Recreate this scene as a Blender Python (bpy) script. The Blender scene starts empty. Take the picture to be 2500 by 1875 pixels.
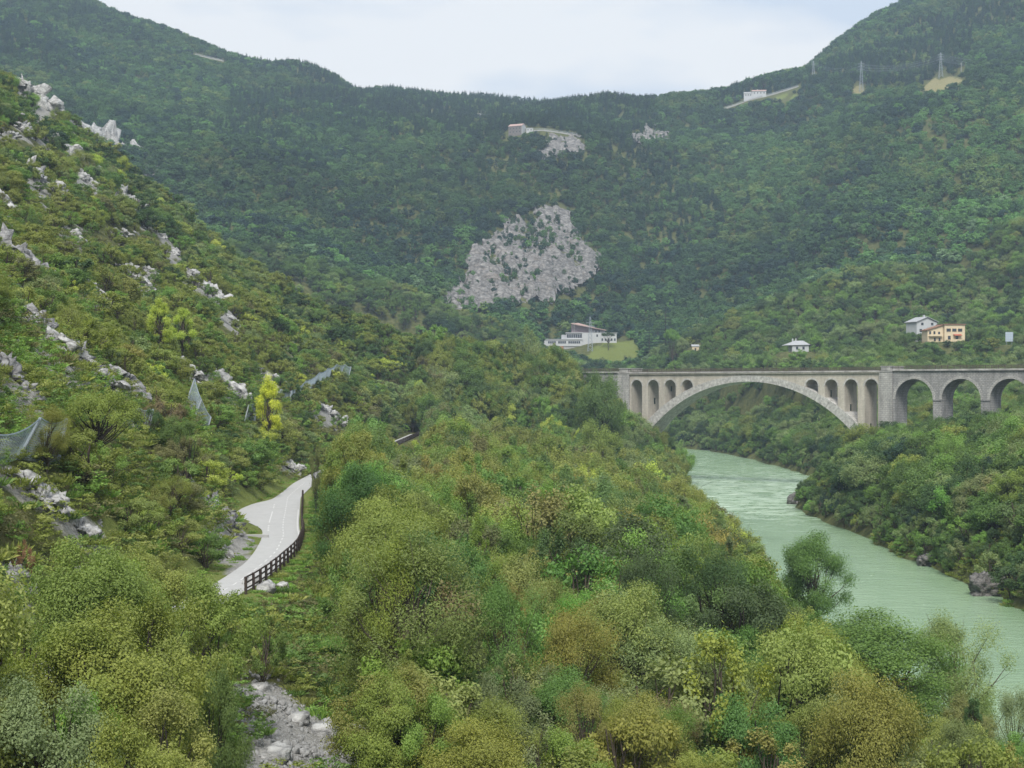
import bpy, bmesh, math, random
import numpy as np
from mathutils import Vector, Matrix

# ------------------------------------------------------------------ camera, sky, sun, exposure
SC = bpy.context.scene
COL = SC.collection
CAM_Z, FPX, HOR = 31.0, 4000.0, 944.0        # eye height over the river, focal length in photo pixels, horizon row

cam_d = bpy.data.cameras.new('camera'); cam = bpy.data.objects.new('camera', cam_d); COL.objects.link(cam)
cam_d.sensor_width = 36; cam_d.lens = 36*FPX/2500; cam_d.clip_start = 1; cam_d.clip_end = 12000
cam.location = (0, 0, CAM_Z)
cam.rotation_euler = (math.radians(90) + math.atan((HOR-937.5)/FPX), 0, 0)
SC.camera = cam

SUN_EL, SUN_AZ = math.radians(52), math.radians(184)     # azimuth clockwise from +Y: behind the camera
W = bpy.data.worlds.new('World'); SC.world = W; W.use_nodes = True
nt = W.node_tree; nt.nodes.clear()
def N(tree, t, **kw):
    n = tree.nodes.new(t)
    for k, v in kw.items(): setattr(n, k, v)
    return n
sky = N(nt, 'ShaderNodeTexSky', sky_type='NISHITA', sun_disc=False, sun_elevation=SUN_EL, sun_rotation=SUN_AZ)
sky.air_density = 1.0; sky.dust_density = 2.0
tc = N(nt, 'ShaderNodeTexCoord'); mp = N(nt, 'ShaderNodeMapping'); mp.inputs['Scale'].default_value = (3.5, 3.5, 11)
mp.inputs['Location'].default_value = (0.6, 0.2, 0.35)
nz = N(nt, 'ShaderNodeTexNoise'); nz.inputs['Scale'].default_value = 1.3; nz.inputs['Detail'].default_value = 5; nz.inputs['Roughness'].default_value = .5
cr = N(nt, 'ShaderNodeValToRGB')
cr.color_ramp.elements[0].position = .42; cr.color_ramp.elements[0].color = (.72, .80, .92, 1)
cr.color_ramp.elements[1].position = .56; cr.color_ramp.elements[1].color = (1.0, 1.0, 1.0, 1)
mulc = N(nt, 'ShaderNodeMix', data_type='RGBA', blend_type='MULTIPLY'); mulc.inputs[0].default_value = 1; mulc.inputs[7].default_value = (5.1, 5.1, 5.1, 1)
mixs = N(nt, 'ShaderNodeMix', data_type='RGBA'); mixs.inputs[0].default_value = .95
bg = N(nt, 'ShaderNodeBackground'); bg.inputs[1].default_value = .1
out = N(nt, 'ShaderNodeOutputWorld')
L = nt.links.new
L(tc.outputs['Generated'], mp.inputs[0]); L(mp.outputs[0], nz.inputs['Vector']); L(nz.outputs['Fac'], cr.inputs[0])
L(cr.outputs[0], mulc.inputs[6]); L(sky.outputs[0], mixs.inputs[6]); L(mulc.outputs[2], mixs.inputs[7])
L(mixs.outputs[2], bg.inputs[0]); L(bg.outputs[0], out.inputs[0])

sd = bpy.data.lights.new('sun', 'SUN'); sd.energy = 2.4; sd.angle = math.radians(22); sd.color = (1, .96, .9)
sun = bpy.data.objects.new('sun', sd); COL.objects.link(sun)
dv = Vector((math.sin(SUN_AZ)*math.cos(SUN_EL), math.cos(SUN_AZ)*math.cos(SUN_EL), math.sin(SUN_EL)))
sun.rotation_euler = dv.to_track_quat('Z', 'Y').to_euler(); sun.location = dv*500

vs = SC.view_settings
vs.view_transform = 'Standard'; vs.look = 'None'; vs.gamma = 1; vs.use_curve_mapping = False; vs.exposure = 1.08
cy = SC.cycles
cy.max_bounces = 5; cy.diffuse_bounces = 3; cy.glossy_bounces = 2; cy.transmission_bounces = 3; cy.volume_bounces = 0
cy.transparent_max_bounces = 4; cy.caustics_reflective = False; cy.caustics_refractive = False

rng = np.random.default_rng(7)
random.seed(7)

# ------------------------------------------------------------------ numeric helpers
def smooth(a, b, t):
    t = np.clip((np.asarray(t, float)-a)/(b-a), 0, 1); return t*t*(3-2*t)
def _h(*c):
    h = np.zeros_like(c[0], dtype=np.uint64)
    for k, v in enumerate(c):
        h ^= (v.astype(np.int64).astype(np.uint64) * np.uint64([0x9E3779B185EBCA87, 0xC2B2AE3D27D4EB4F, 0x165667B19E3779F9][k]))
        h ^= h >> np.uint64(29); h = h * np.uint64(0xBF58476D1CE4E5B9)
    h ^= h >> np.uint64(32)
    return (h & np.uint64(0xFFFFFF)).astype(float)/0xFFFFFF
def vnoise2(x, y, s=0):
    x = np.asarray(x, float)+s*17.3+1000; y = np.asarray(y, float)+s*9.7+1000
    xi, yi = np.floor(x), np.floor(y); fx, fy = x-xi, y-yi; fx = fx*fx*(3-2*fx); fy = fy*fy*(3-2*fy)
    a, b, c, d = _h(xi, yi), _h(xi+1, yi), _h(xi, yi+1), _h(xi+1, yi+1)
    return (a*(1-fx)+b*fx)*(1-fy)+(c*(1-fx)+d*fx)*fy
def vnoise3(p, s=0):
    p = np.asarray(p, float)+s*13.7+1000
    i = np.floor(p); f = p-i; f = f*f*(3-2*f); r = 0
    for dx in (0, 1):
        for dy in (0, 1):
            for dz in (0, 1):
                w = (f[:, 0] if dx else 1-f[:, 0])*(f[:, 1] if dy else 1-f[:, 1])*(f[:, 2] if dz else 1-f[:, 2])
                r = r + w*_h(i[:, 0]+dx, i[:, 1]+dy, i[:, 2]+dz)
    return r
def fbm2(x, y, o=4, s=0):
    r = 0; a = 1; t = 0
    for k in range(o):
        r = r + a*(vnoise2(np.asarray(x)*2**k, np.asarray(y)*2**k, s+k)-.5); t += a; a *= .5
    return r/t*2
def fbm3(p, o=4, s=0):
    r = 0; a = 1; t = 0
    for k in range(o):
        r = r + a*(vnoise3(p*2**k, s+k)-.5); t += a; a *= .5
    return r/t*2
def norm(a): return a/np.maximum(np.linalg.norm(a, axis=-1, keepdims=True), 1e-9)
def worley3(p, s=0):
    i = np.floor(p); best = np.full(len(p), 9.); ident = np.zeros(len(p)); second = np.full(len(p), 9.)
    for dx in (-1, 0, 1):
        for dy in (-1, 0, 1):
            for dz in (-1, 0, 1):
                c = i+np.array([dx, dy, dz]); cc = c+2000+s
                j = np.stack([_h(cc[:, 0], cc[:, 1], cc[:, 2]), _h(cc[:, 1]+7, cc[:, 2], cc[:, 0]), _h(cc[:, 2]+3, cc[:, 0], cc[:, 1])], 1)
                d = np.linalg.norm(c+j-p, axis=1); m = d < best
                second = np.where(m, best, np.minimum(second, d)); best = np.where(m, d, best); ident = np.where(m, j[:, 0], ident)
    return best, second, ident

# ------------------------------------------------------------------ the lie of the land
RIV = np.array([(50, -400, 16), (52, 60, 16), (54, 170, 16), (55.5, 227, 15.5), (56, 350, 15.5), (57, 419, 15), (66, 465, 18), (78, 520, 22), (82, 600, 22),
                (80, 700, 22), (73, 790, 22), (53, 855, 21), (15, 890, 20), (-60, 905, 20), (-250, 890, 20), (-700, 850, 22)], float)
def river_d(x, y):
    """distance outside the water's edge (negative in the river) and side: >0 on the right bank"""
    x = np.asarray(x, float); y = np.asarray(y, float)
    best = np.full(x.shape, 1e9); side = np.zeros(x.shape)
    for (ax, ay, aw), (bx, by, bw) in zip(RIV[:-1], RIV[1:]):
        dx, dy = bx-ax, by-ay; ll = dx*dx+dy*dy
        t = np.clip(((x-ax)*dx+(y-ay)*dy)/ll, 0, 1)
        d = np.hypot(x-ax-t*dx, y-ay-t*dy)-(aw+t*(bw-aw))
        m = d < best; best = np.where(m, d, best); side = np.where(m, (x-ax)*dy-(y-ay)*dx, side)
    return best + 1.6*(vnoise2(x*.11, y*.11, 5)-.5)*2, side
PATH_Z = 17.0
PCY = np.array([-300, 0, 50, 84, 100, 115, 130, 145, 160, 172, 185, 200, 215, 237, 260, 300, 384, 450, 515, 560, 900], float)
PCX = np.array([-30, -28, -25, -22.2, -20.5, -19.5, -19.7, -20.6, -22.2, -24, -25.5, -27, -28.3, -29.8, -30.5, -30, -29, -28.5, -28, -27, -27], float)
def path_x(y): return np.interp(y, PCY, PCX)

SPX = np.array([-700, -300, -156, -98, -71, -43, -17, 0, 15, 25, 36, 46, 56, 70], float)
SPZ = np.array([330, 208, 124, 76, 58, 47, 41, 36, 33.5, 30, 24, 16, 5, 0], float)

FC = {  # picture column : [(distance, row of the ground's tree tops)]
 -900: [(620, 700), (900, 420), (1150, 250), (1500, 30), (1950, -250), (2600, -300)],
 0: [(620, 800), (900, 560), (1150, 345), (1300, 240), (1500, 150), (1700, 40), (1950, -120), (2300, -150), (2600, -100)],
 300: [(620, 860), (900, 620), (1000, 530), (1150, 400), (1300, 315), (1500, 250), (1700, 140), (1950, 38), (2300, 60), (2600, 120)],
 600: [(620, 900), (900, 690), (1000, 575), (1150, 440), (1300, 350), (1480, 326), (1700, 225), (1950, 110), (2300, 140), (2600, 180)],
 900: [(620, 960), (900, 840), (1000, 700), (1150, 545), (1300, 425), (1480, 318), (1600, 300), (1750, 250), (1950, 196), (2300, 230), (2600, 260)],
 1100: [(620, 990), (900, 900), (1000, 765), (1150, 610), (1300, 490), (1500, 350), (1640, 298), (1780, 260), (1950, 230), (2300, 262), (2600, 290)],
 1250: [(620, 990), (900, 950), (1000, 815), (1150, 630), (1300, 470), (1400, 370), (1475, 294), (1520, 288), (1600, 280), (1750, 250), (1950, 228), (2300, 262), (2600, 290)],
 1400: [(620, 990), (900, 930), (1000, 900), (1060, 865), (1110, 790), (1200, 690), (1300, 560), (1400, 400), (1480, 272), (1520, 264), (1640, 256), (1800, 236), (1950, 222), (2300, 262), (2600, 290)],
 1600: [(620, 940), (760, 905), (900, 885), (1000, 862), (1080, 810), (1150, 745), (1300, 605), (1500, 420), (1700, 295), (1950, 225), (2300, 270), (2600, 300)],
 1800: [(620, 925), (700, 905), (800, 880), (900, 835), (1000, 770), (1150, 660), (1300, 530), (1500, 385), (1680, 265), (1740, 221), (1830, 219), (1950, 222), (2300, 270), (2600, 300)],
 1950: [(620, 918), (700, 900), (800, 866), (900, 805), (1000, 730), (1150, 605), (1300, 480), (1500, 330), (1700, 230), (1800, 205), (1950, 185), (2300, 215), (2600, 260)],
 2100: [(620, 912), (700, 890), (800, 848), (900, 750), (1000, 650), (1150, 510), (1300, 390), (1480, 232), (1600, 205), (1720, 150), (1950, 62), (2300, 80), (2600, 120)],
 2300: [(560, 915), (660, 890), (760, 842), (900, 700), (1000, 585), (1150, 440), (1300, 300), (1420, 215), (1520, 200), (1700, 90), (1950, -45), (2300, -60), (2600, -40)],
 2500: [(560, 910), (660, 865), (760, 800), (900, 620), (1000, 495), (1150, 360), (1300, 250), (1450, 190), (1700, 30), (1950, -130), (2300, -160), (2600, -160)],
 3400: [(560, 840), (700, 700), (900, 420), (1150, 150), (1500, -150), (1950, -450), (2600, -500)],
}
FCX = np.array(sorted(FC)); FYG = np.arange(540, 2701, 20.)
FT = np.array([np.interp(FYG, *np.array(FC[c], float).T) for c in FCX])
ker = np.exp(-.5*(np.arange(-5, 6)/1.6)**2); ker /= ker.sum()
FT = np.array([np.convolve(np.pad(r, 5, mode='edge'), ker, 'valid') for r in FT])
FXG = np.arange(-900, 3401, 25.)
FT2 = np.array([np.interp(FXG, FCX, FT[:, j]) for j in range(len(FYG))])
ker2 = np.exp(-.5*(np.arange(-8, 9)/3.)**2); ker2 /= ker2.sum()
FT2 = np.array([np.convolve(np.pad(r, 8, mode='edge'), ker2, 'valid') for r in FT2])
def far_z(x, y):
    y = np.maximum(y, 60.)
    c = np.clip((x/y*FPX+1250+900)/25., 0, len(FXG)-1.001); r = np.clip((y-540)/20., 0, len(FYG)-1.001)
    ci = c.astype(int); ri = r.astype(int); fc = c-ci; fr = r-ri
    p = (FT2[ri, ci]*(1-fc)+FT2[ri, ci+1]*fc)*(1-fr)+(FT2[ri+1, ci]*(1-fc)+FT2[ri+1, ci+1]*fc)*fr
    return CAM_Z-(p-HOR)/FPX*y - 8

PADS = []
for px_, py_, Y_, rad_ in [(1400, 857, 1056, 17), (1375, 857, 1056, 12), (1440, 853, 1056, 14), (1490, 838, 1058, 12), (1441, 858, 1034, 5), (2250, 828, 770, 9), (2318, 836, 745, 13), (1948, 859, 800, 8), (1697, 858, 950, 5), (2464, 842, 700, 5)]:
    PADS.append(((px_-1250)/FPX*Y_, Y_, CAM_Z-(py_-HOR)/FPX*Y_, rad_))
def ground(x, y):
    x = np.asarray(x, float); y = np.asarray(y, float)
    rd, side = river_d(x, y); xp = path_x(y)
    # left of the path: hillside
    dp = np.maximum(xp-2.6-x, 0)
    cut = np.where(dp < 9, dp*1.05-np.minimum(dp, 1.2)*.6, 8.7+(dp-9)*.79)
    hill = PATH_Z + (np.maximum(cut, 0) - np.maximum(dp-150, 0)*.25)*smooth(15, 80, y)
    hill -= np.maximum(y-560, 0)*.45
    # right of the path, down to the river
    t = np.clip((x-xp-2.2)/np.maximum(x-xp-2.2+np.maximum(rd, 0), 1), 0, 1)
    low = 1.2+(PATH_Z-1.2)*(1-t)**1.45
    zl = np.where(x < xp, hill, low)
    zl = np.where(y > 560, np.minimum(zl, np.maximum(zl-(y-560)*.3, 4)), zl)
    sp = np.interp(x, SPX, SPZ) - np.where(y < 556, (556-y)*np.interp(x, [0, 25], [.46, .36]), (y-556)*.5)
    k = 6.; zl = np.where(y > 380, k*np.logaddexp(np.minimum(zl, 600)/k, np.maximum(sp, -200)/k)-k*.69*np.exp(-np.abs(zl-sp)/k), zl)
    # right bank
    zr = np.interp(np.maximum(rd, 0), [0, 5, 15, 35, 75, 220, 600], [.3, 4.5, 10, 15, 19, 30, 70])
    near = np.where(side > 0, zr, zl)
    dpath = np.abs(x-xp)
    am = smooth(3, 10, dpath)*smooth(0, 14, rd)
    near = near + am*(2.6*fbm2(x/21, y/21, 4, 3)+.9*fbm2(x/6, y/6, 3, 9))
    led = smooth(8, 20, dp)*(y < 520)
    near = near + led*1.6*(smooth(.35, .65, (fbm2(x/10, y/26, 3, 21)*.5+.5))-.5)
    fz = far_z(x, y) + smooth(700, 1000, y)*(12*fbm2(x/140, y/140, 4, 33)-20*(1-np.abs(fbm2(x/190, y/420, 3, 41)))**3+8)
    w = smooth(600, 720, y); w = np.where(side > 0, smooth(560, 680, y), w)
    z = near*(1-w)+fz*w
    z = np.where((rd < 90) & (y > 590), np.minimum(z, .3+np.maximum(rd, 0)*np.where(x < 20, 1.6, .62)+np.maximum(rd-np.where(x < 20, 8, 25), 0)*2.5), z)
    for px_, py_, pz_, pr_ in PADS:
        d_ = np.hypot(x-px_, y-py_); w_ = 1-smooth(pr_, pr_*(2.6 if py_ < 1200 else 1.9), d_); z = z*(1-w_)+pz_*w_
    # the path's bench (and its lay-by)
    lay = np.interp(y, [150, 165, 174, 188, 197, 204, 214], [0, 1.6, 3.6, 4.2, 2.6, .8, 0])
    off = x-xp
    inside = np.where(off < 0, np.maximum(-off-2.0-lay, 0), np.maximum(off-2.1, 0))
    bench = (1-smooth(.2, 3.0, inside))*(1-smooth(478, 506, y))
    z = z*(1-bench)+PATH_Z*bench
    z = np.where(rd < 1.0, np.minimum(z, np.maximum(-2.5, rd*.9-.35)), z)
    return z

def px_of(x, y, z): return 1250+FPX*x/y, HOR-FPX*(z-CAM_Z)/y
def hit(px, py, y0=62, y1=2400):
    ys = np.concatenate([np.arange(y0, 600, .5), np.arange(600, y1, 2.)])
    ys = ys[ys >= y0]
    xs = (px-1250)/FPX*ys; zs = CAM_Z-(py-HOR)/FPX*ys
    below = zs <= ground(xs, ys)
    i = int(np.argmax(below)) if below.any() else len(ys)-1
    return float(xs[i]), float(ys[i]), float(zs[i])
def gz(x, y): return float(ground(np.array([x]), np.array([y]))[0])

# ------------------------------------------------------------------ materials
def new_mat(name):
    m = bpy.data.materials.new(name); m.use_nodes = True; t = m.node_tree; t.nodes.clear()
    o = N(t, 'ShaderNodeOutputMaterial'); return m, t, o
def ramp(t, stops):
    r = N(t, 'ShaderNodeValToRGB'); e = r.color_ramp.elements
    e[0].position, e[0].color = stops[0][0], (*stops[0][1], 1); e[1].position, e[1].color = stops[-1][0], (*stops[-1][1], 1)
    for p, c in stops[1:-1]: k = e.new(p); k.color = (*c, 1)
    return r
def noise(t, scale, detail=6, rough=.55, vec=None, dist=0):
    n = N(t, 'ShaderNodeTexNoise'); n.inputs['Scale'].default_value = scale; n.inputs['Detail'].default_value = detail
    n.inputs['Roughness'].default_value = rough; n.inputs['Distortion'].default_value = dist
    if vec is not None: t.links.new(vec, n.inputs['Vector'])
    return n
def mapping(t, src, scale=(1, 1, 1), rot=(0, 0, 0)):
    m = N(t, 'ShaderNodeMapping'); m.inputs['Scale'].default_value = scale; m.inputs['Rotation'].default_value = rot
    t.links.new(src, m.inputs[0]); return m.outputs[0]
def mixc(t, fac, a, b, mode='MIX'):
    m = N(t, 'ShaderNodeMix', data_type='RGBA', blend_type=mode)
    for s, v in ((0, fac), (6, a), (7, b)):
        if isinstance(v, (int, float)): m.inputs[s].default_value = v
        elif isinstance(v, tuple): m.inputs[s].default_value = (*v, 1)
        else: t.links.new(v, m.inputs[s])
    return m.outputs[2]
def math_(t, op, a, b=0., clamp=False):
    m = N(t, 'ShaderNodeMath', operation=op, use_clamp=clamp)
    for s, v in ((0, a), (1, b)):
        if isinstance(v, (int, float)): m.inputs[s].default_value = v
        else: t.links.new(v, m.inputs[s])
    return m.outputs[0]
def bsdf(t, o, color, rough=.8, spec=.2, bump=None, bdist=.1, bstr=.6):
    b = N(t, 'ShaderNodeBsdfPrincipled'); b.inputs['Roughness'].default_value = rough; b.inputs['Specular IOR Level'].default_value = spec
    if isinstance(color, tuple): b.inputs['Base Color'].default_value = (*color, 1)
    else: t.links.new(color, b.inputs['Base Color'])
    if bump is not None:
        bp = N(t, 'ShaderNodeBump'); bp.inputs['Distance'].default_value = bdist; bp.inputs['Strength'].default_value = bstr
        t.links.new(bump, bp.inputs['Height']); t.links.new(bp.outputs[0], b.inputs['Normal'])
    t.links.new(b.outputs[0], o.inputs[0]); return b
def plain(name, c, rough=.7, spec=.2, var=.25, scale=3., bump=.02):
    m, t, o = new_mat(name); co = N(t, 'ShaderNodeTexCoord').outputs['Object']
    n = noise(t, scale, 6, .6, co); n2 = noise(t, scale*.22, 4, .6, co)
    r = ramp(t, [(.25, tuple(x*(1-var) for x in c)), (.75, tuple(min(x*(1+var), 1) for x in c))]); t.links.new(n.outputs['Fac'], r.inputs[0])
    c2 = mixc(t, math_(t, 'MULTIPLY', n2.outputs['Fac'], .5), r.outputs[0], tuple(x*.75 for x in c))
    bsdf(t, o, c2, rough, spec, n.outputs['Fac'], bump, .5); return m

def leaf_mat(name, src):
    m, t, o = new_mat(name)
    if src == 'OBJ': col = N(t, 'ShaderNodeObjectInfo').outputs['Color']
    else:
        a = N(t, 'ShaderNodeAttribute', attribute_type='INSTANCER', attribute_name='tint'); col = a.outputs['Color']
    lv = N(t, 'ShaderNodeAttribute', attribute_type='GEOMETRY', attribute_name='lv').outputs['Fac']
    hs = N(t, 'ShaderNodeHueSaturation')
    t.links.new(col, hs.inputs['Color'])
    t.links.new(math_(t, 'ADD', math_(t, 'MULTIPLY', lv, .62), .80), hs.inputs['Value'])
    t.links.new(math_(t, 'ADD', math_(t, 'MULTIPLY', lv, -.02), .512), hs.inputs['Hue'])
    d = N(t, 'ShaderNodeBsdfPrincipled'); d.inputs['Roughness'].default_value = .55; d.inputs['Specular IOR Level'].default_value = .25
    tr = N(t, 'ShaderNodeBsdfTranslucent'); mx = N(t, 'ShaderNodeMixShader'); mx.inputs[0].default_value = .36
    t.links.new(hs.outputs[0], d.inputs['Base Color'])
    t.links.new(mixc(t, 1., hs.outputs[0], (1.15, 1.25, .7), 'MULTIPLY'), tr.inputs['Color'])
    t.links.new(d.outputs[0], mx.inputs[1]); t.links.new(tr.outputs[0], mx.inputs[2]); t.links.new(mx.outputs[0], o.inputs[0])
    return m
M = {}
M['leaf_obj'] = leaf_mat('leaf_of_single_trees', 'OBJ'); M['leaf_inst'] = leaf_mat('leaf_of_woodland', 'INST')
M['bark'] = plain('bark', (.085, .07, .055), .9, .1, .4, 6, .03)
M['bark_dark'] = plain('bark_dark', (.035, .03, .026), .9, .1, .4, 6, .03)

def rock_mat(name, lo, mid, hi, warm=(.36, .29, .21), k=1.):
    m, t, o = new_mat(name); co = N(t, 'ShaderNodeTexCoord').outputs['Object']
    v1 = mapping(t, co, (1, 1, 1.7), (.5, .35, .3))
    n1 = noise(t, .35*k, 7, .62, v1, .4); n2 = noise(t, 2.2*k, 8, .7, v1)
    wv = N(t, 'ShaderNodeTexVoronoi', feature='DISTANCE_TO_EDGE'); wv.inputs['Scale'].default_value = .9*k; t.links.new(mapping(t, co, (1, 1, 2.2), (.5, .35, .3)), wv.inputs['Vector'])
    r = ramp(t, [(.28, lo), (.46, mid), (.7, hi)]); t.links.new(n2.outputs['Fac'], r.inputs[0])
    r2 = ramp(t, [(.55, (0, 0, 0)), (.75, (1, 1, 1))]); t.links.new(n1.outputs['Fac'], r2.inputs[0])
    c = mixc(t, math_(t, 'MULTIPLY', r2.outputs[0], .45), r.outputs[0], warm)
    r3 = ramp(t, [(0, (.36, .36, .37)), (.05, (.78, .78, .78)), (.12, (1, 1, 1))]); t.links.new(wv.outputs[0], r3.inputs[0])
    c = mixc(t, .8, c, r3.outputs[0], 'MULTIPLY')
    bsdf(t, o, c, .9, .15, math_(t, 'ADD', n2.outputs['Fac'], math_(t, 'MULTIPLY', n1.outputs['Fac'], 1.5)), .35, .9); return m
M['limestone'] = rock_mat('limestone', (.17, .17, .168), (.38, .38, .372), (.56, .56, .545), (.36, .32, .25), .42)
M['limestone_dark'] = rock_mat('limestone_dark', (.10, .10, .105), (.27, .27, .272), (.45, .45, .445), (.30, .27, .22), .45)
M['river_stone'] = rock_mat('river_stone', (.05, .048, .045), (.13, .125, .118), (.25, .24, .23), (.17, .14, .10), .6)
M['cliff_stone'] = rock_mat('cliff_stone', (.04, .041, .039), (.15, .144, .137), (.33, .318, .303), (.22, .17, .125), .16)  # coarse dark patches put gully shade into the stone colour
M['rubble'] = plain('rubble', (.25, .25, .245), .95, .1, .5, 3, .05)

def terrain_mat():
    m, t, o = new_mat('hill_ground'); co = N(t, 'ShaderNodeTexCoord').outputs['Object']
    a = N(t, 'ShaderNodeAttribute', attribute_type='GEOMETRY', attribute_name='cover')
    sp = N(t, 'ShaderNodeSeparateColor'); t.links.new(a.outputs['Color'], sp.inputs[0])
    n = noise(t, .5, 8, .65, co); nb = noise(t, .06, 5, .6, co); nf = noise(t, 3.5, 6, .7, co)
    base = ramp(t, [(.3, (.05, .06, .022)), (.5, (.085, .095, .034)), (.72, (.15, .14, .062))]); t.links.new(n.outputs['Fac'], base.inputs[0])
    grass = ramp(t, [(.3, (.085, .11, .03)), (.55, (.15, .18, .05)), (.8, (.24, .23, .10))]); t.links.new(nf.outputs['Fac'], grass.inputs[0])
    tan = ramp(t, [(.3, (.17, .16, .07)), (.7, (.28, .25, .13))]); t.links.new(n.outputs['Fac'], tan.inputs[0])
    rk = ramp(t, [(.3, (.13, .13, .12)), (.5, (.25, .245, .23)), (.7, (.38, .375, .36))]); t.links.new(nf.outputs['Fac'], rk.inputs[0])
    def edge(ch):
        s = math_(t, 'ADD', sp.outputs[ch], math_(t, 'MULTIPLY', math_(t, 'SUBTRACT', n.outputs['Fac'], .5), .7))
        r = ramp(t, [(.4, (0, 0, 0)), (.6, (1, 1, 1))]); t.links.new(s, r.inputs[0]); return r.outputs[0]
    c = mixc(t, edge(2), base.outputs[0], grass.outputs[0]); c = mixc(t, edge(1), c, tan.outputs[0]); c = mixc(t, edge(0), c, rk.outputs[0])
    bsdf(t, o, c, .95, .05, math_(t, 'ADD', n.outputs['Fac'], nf.outputs['Fac']), .25, .8); return m
M['ground'] = terrain_mat()

def water_mat():
    m, t, o = new_mat('milky_river_water'); co = N(t, 'ShaderNodeTexCoord').outputs['Object']
    at = N(t, 'ShaderNodeAttribute', attribute_type='GEOMETRY', attribute_name='rapid').outputs['Fac']
    n1 = noise(t, 1., 7, .62, mapping(t, co, (.16, .30, 1)), 1.0); n2 = noise(t, 1., 6, .65, mapping(t, co, (.6, 1.3, 1)), .5)
    n3 = noise(t, 1., 4, .5, mapping(t, co, (.035, .02, 1)), 1.2)
    body = ramp(t, [(.3, (.20, .305, .18)), (.5, (.235, .35, .21)), (.7, (.275, .395, .245))]); t.links.new(n3.outputs['Fac'], body.inputs[0])
    fo = math_(t, 'ADD', math_(t, 'MULTIPLY', n1.outputs['Fac'], .72), math_(t, 'ADD', math_(t, 'MULTIPLY', n2.outputs['Fac'], .28), math_(t, 'MULTIPLY', at, .17)))
    fr = ramp(t, [(.62, (0, 0, 0)), (.80, (1, 1, 1))]); t.links.new(fo, fr.inputs[0])
    c = mixc(t, math_(t, 'MULTIPLY', fr.outputs[0], .75), body.outputs[0], (.52, .60, .50))
    h = math_(t, 'ADD', n1.outputs['Fac'], math_(t, 'MULTIPLY', n2.outputs['Fac'], .5))
    b = bsdf(t, o, c, .22, .5, h, .22, .7)
    t.links.new(math_(t, 'ADD', math_(t, 'MULTIPLY', fr.outputs[0], .4), .2), b.inputs['Roughness']); return m
M['water'] = water_mat()

def stone_mat(name, pale, dark, course=.62, width=1.15, stain=.5, warm=None, mort=(.3, .29, .27)):
    """dressed stone in courses; object coordinates: x along the bridge, z up"""
    m, t, o = new_mat(name); co = N(t, 'ShaderNodeTexCoord').outputs['Object']
    sx = N(t, 'ShaderNodeSeparateXYZ'); t.links.new(co, sx.inputs[0])
    cx = N(t, 'ShaderNodeCombineXYZ'); t.links.new(math_(t, 'ADD', sx.outputs[0], sx.outputs[1]), cx.inputs[0]); t.links.new(sx.outputs[2], cx.inputs[1])
    br = N(t, 'ShaderNodeTexBrick'); br.inputs['Scale'].default_value = 1; br.inputs['Brick Width'].default_value = width; br.inputs['Row Height'].default_value = course
    br.inputs['Mortar Size'].default_value = .035; br.inputs['Mortar Smooth'].default_value = .4
    br.inputs['Color1'].default_value = (*pale, 1); br.inputs['Color2'].default_value = (*tuple(.72*p+.28*d for p, d in zip(pale, dark)), 1); br.inputs['Mortar'].default_value = (*mort, 1)
    t.links.new(cx.outputs[0], br.inputs['Vector'])
    n = noise(t, .34, 8, .68, mapping(t, co, (1.3, 1.3, .28))); nf = noise(t, 2.6, 6, .7, co)
    r = ramp(t, [(.42, (0, 0, 0)), (.68, (1, 1, 1))]); t.links.new(n.outputs['Fac'], r.inputs[0])
    c = mixc(t, math_(t, 'MULTIPLY', r.outputs[0], stain), br.outputs[0], dark)
    r2 = ramp(t, [(.3, (.72, .72, .72)), (.7, (1.1, 1.1, 1.1))]); t.links.new(nf.outputs['Fac'], r2.inputs[0])
    c = mixc(t, 1., c, r2.outputs[0], 'MULTIPLY')
    if warm: c = mixc(t, math_(t, 'MULTIPLY', noise(t, .12, 3, .5, co).outputs['Fac'], .7), c, warm)
    bsdf(t, o, c, .92, .12, math_(t, 'ADD', br.outputs['Fac'], math_(t, 'MULTIPLY', nf.outputs['Fac'], -.7)), -.05, .7); return m
M['ashlar'] = stone_mat('pale_ashlar', (.52, .51, .48), (.17, .168, .16), .62, 1.2, .6, None, (.2, .195, .18))
M['spandrel'] = stone_mat('beige_spandrel_stone', (.58, .545, .475), (.19, .18, .16), .5, .9, .72, (.50, .45, .37), (.43, .40, .345))
M['viaduct'] = stone_mat('grey_weathered_stone', (.40, .395, .38), (.12, .12, .118), .5, .95, .68, None, (.11, .11, .105))
M['voussoir'] = plain('arch_stone', (.44, .43, .405), .92, .1, .6, 1.1, .05)
M['cornice'] = plain('cornice_stone', (.36, .35, .33), .92, .1, .65, .6, .05)
M['rail_iron'] = plain('rusty_iron', (.10, .085, .06), .8, .3, .3, 3)
M['ballast'] = plain('ballast', (.2, .19, .18), .95, .1, .4, 6, .05)
M['steel'] = plain('galvanised_steel', (.34, .38, .42), .55, .5, .2, 3)
M['net_wire'] = plain('wire_net', (.30, .37, .42), .6, .4, .2, 4)
M['timber'] = plain('dark_brown_timber', (.055, .042, .036), .85, .15, .4, 8)
M['asphalt'] = plain('pale_asphalt', (.40, .40, .395), .9, .15, .10, 1.3, .004)
M['paint'] = plain('white_road_paint', (.55, .55, .54), .7, .2, .06, 4, .002)
M['white_wall'] = plain('white_render', (.50, .51, .515), .85, .1, .08, .8, .01)
M['grey_wall'] = plain('grey_render', (.42, .43, .45), .85, .1, .12, .8, .01)
M['cream_wall'] = plain('cream_render', (.66, .55, .38), .85, .1, .1, .8, .01)
M['mauve_wall'] = plain('mauve_brick_wall', (.33, .27, .29), .85, .1, .15, 1, .01)
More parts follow.
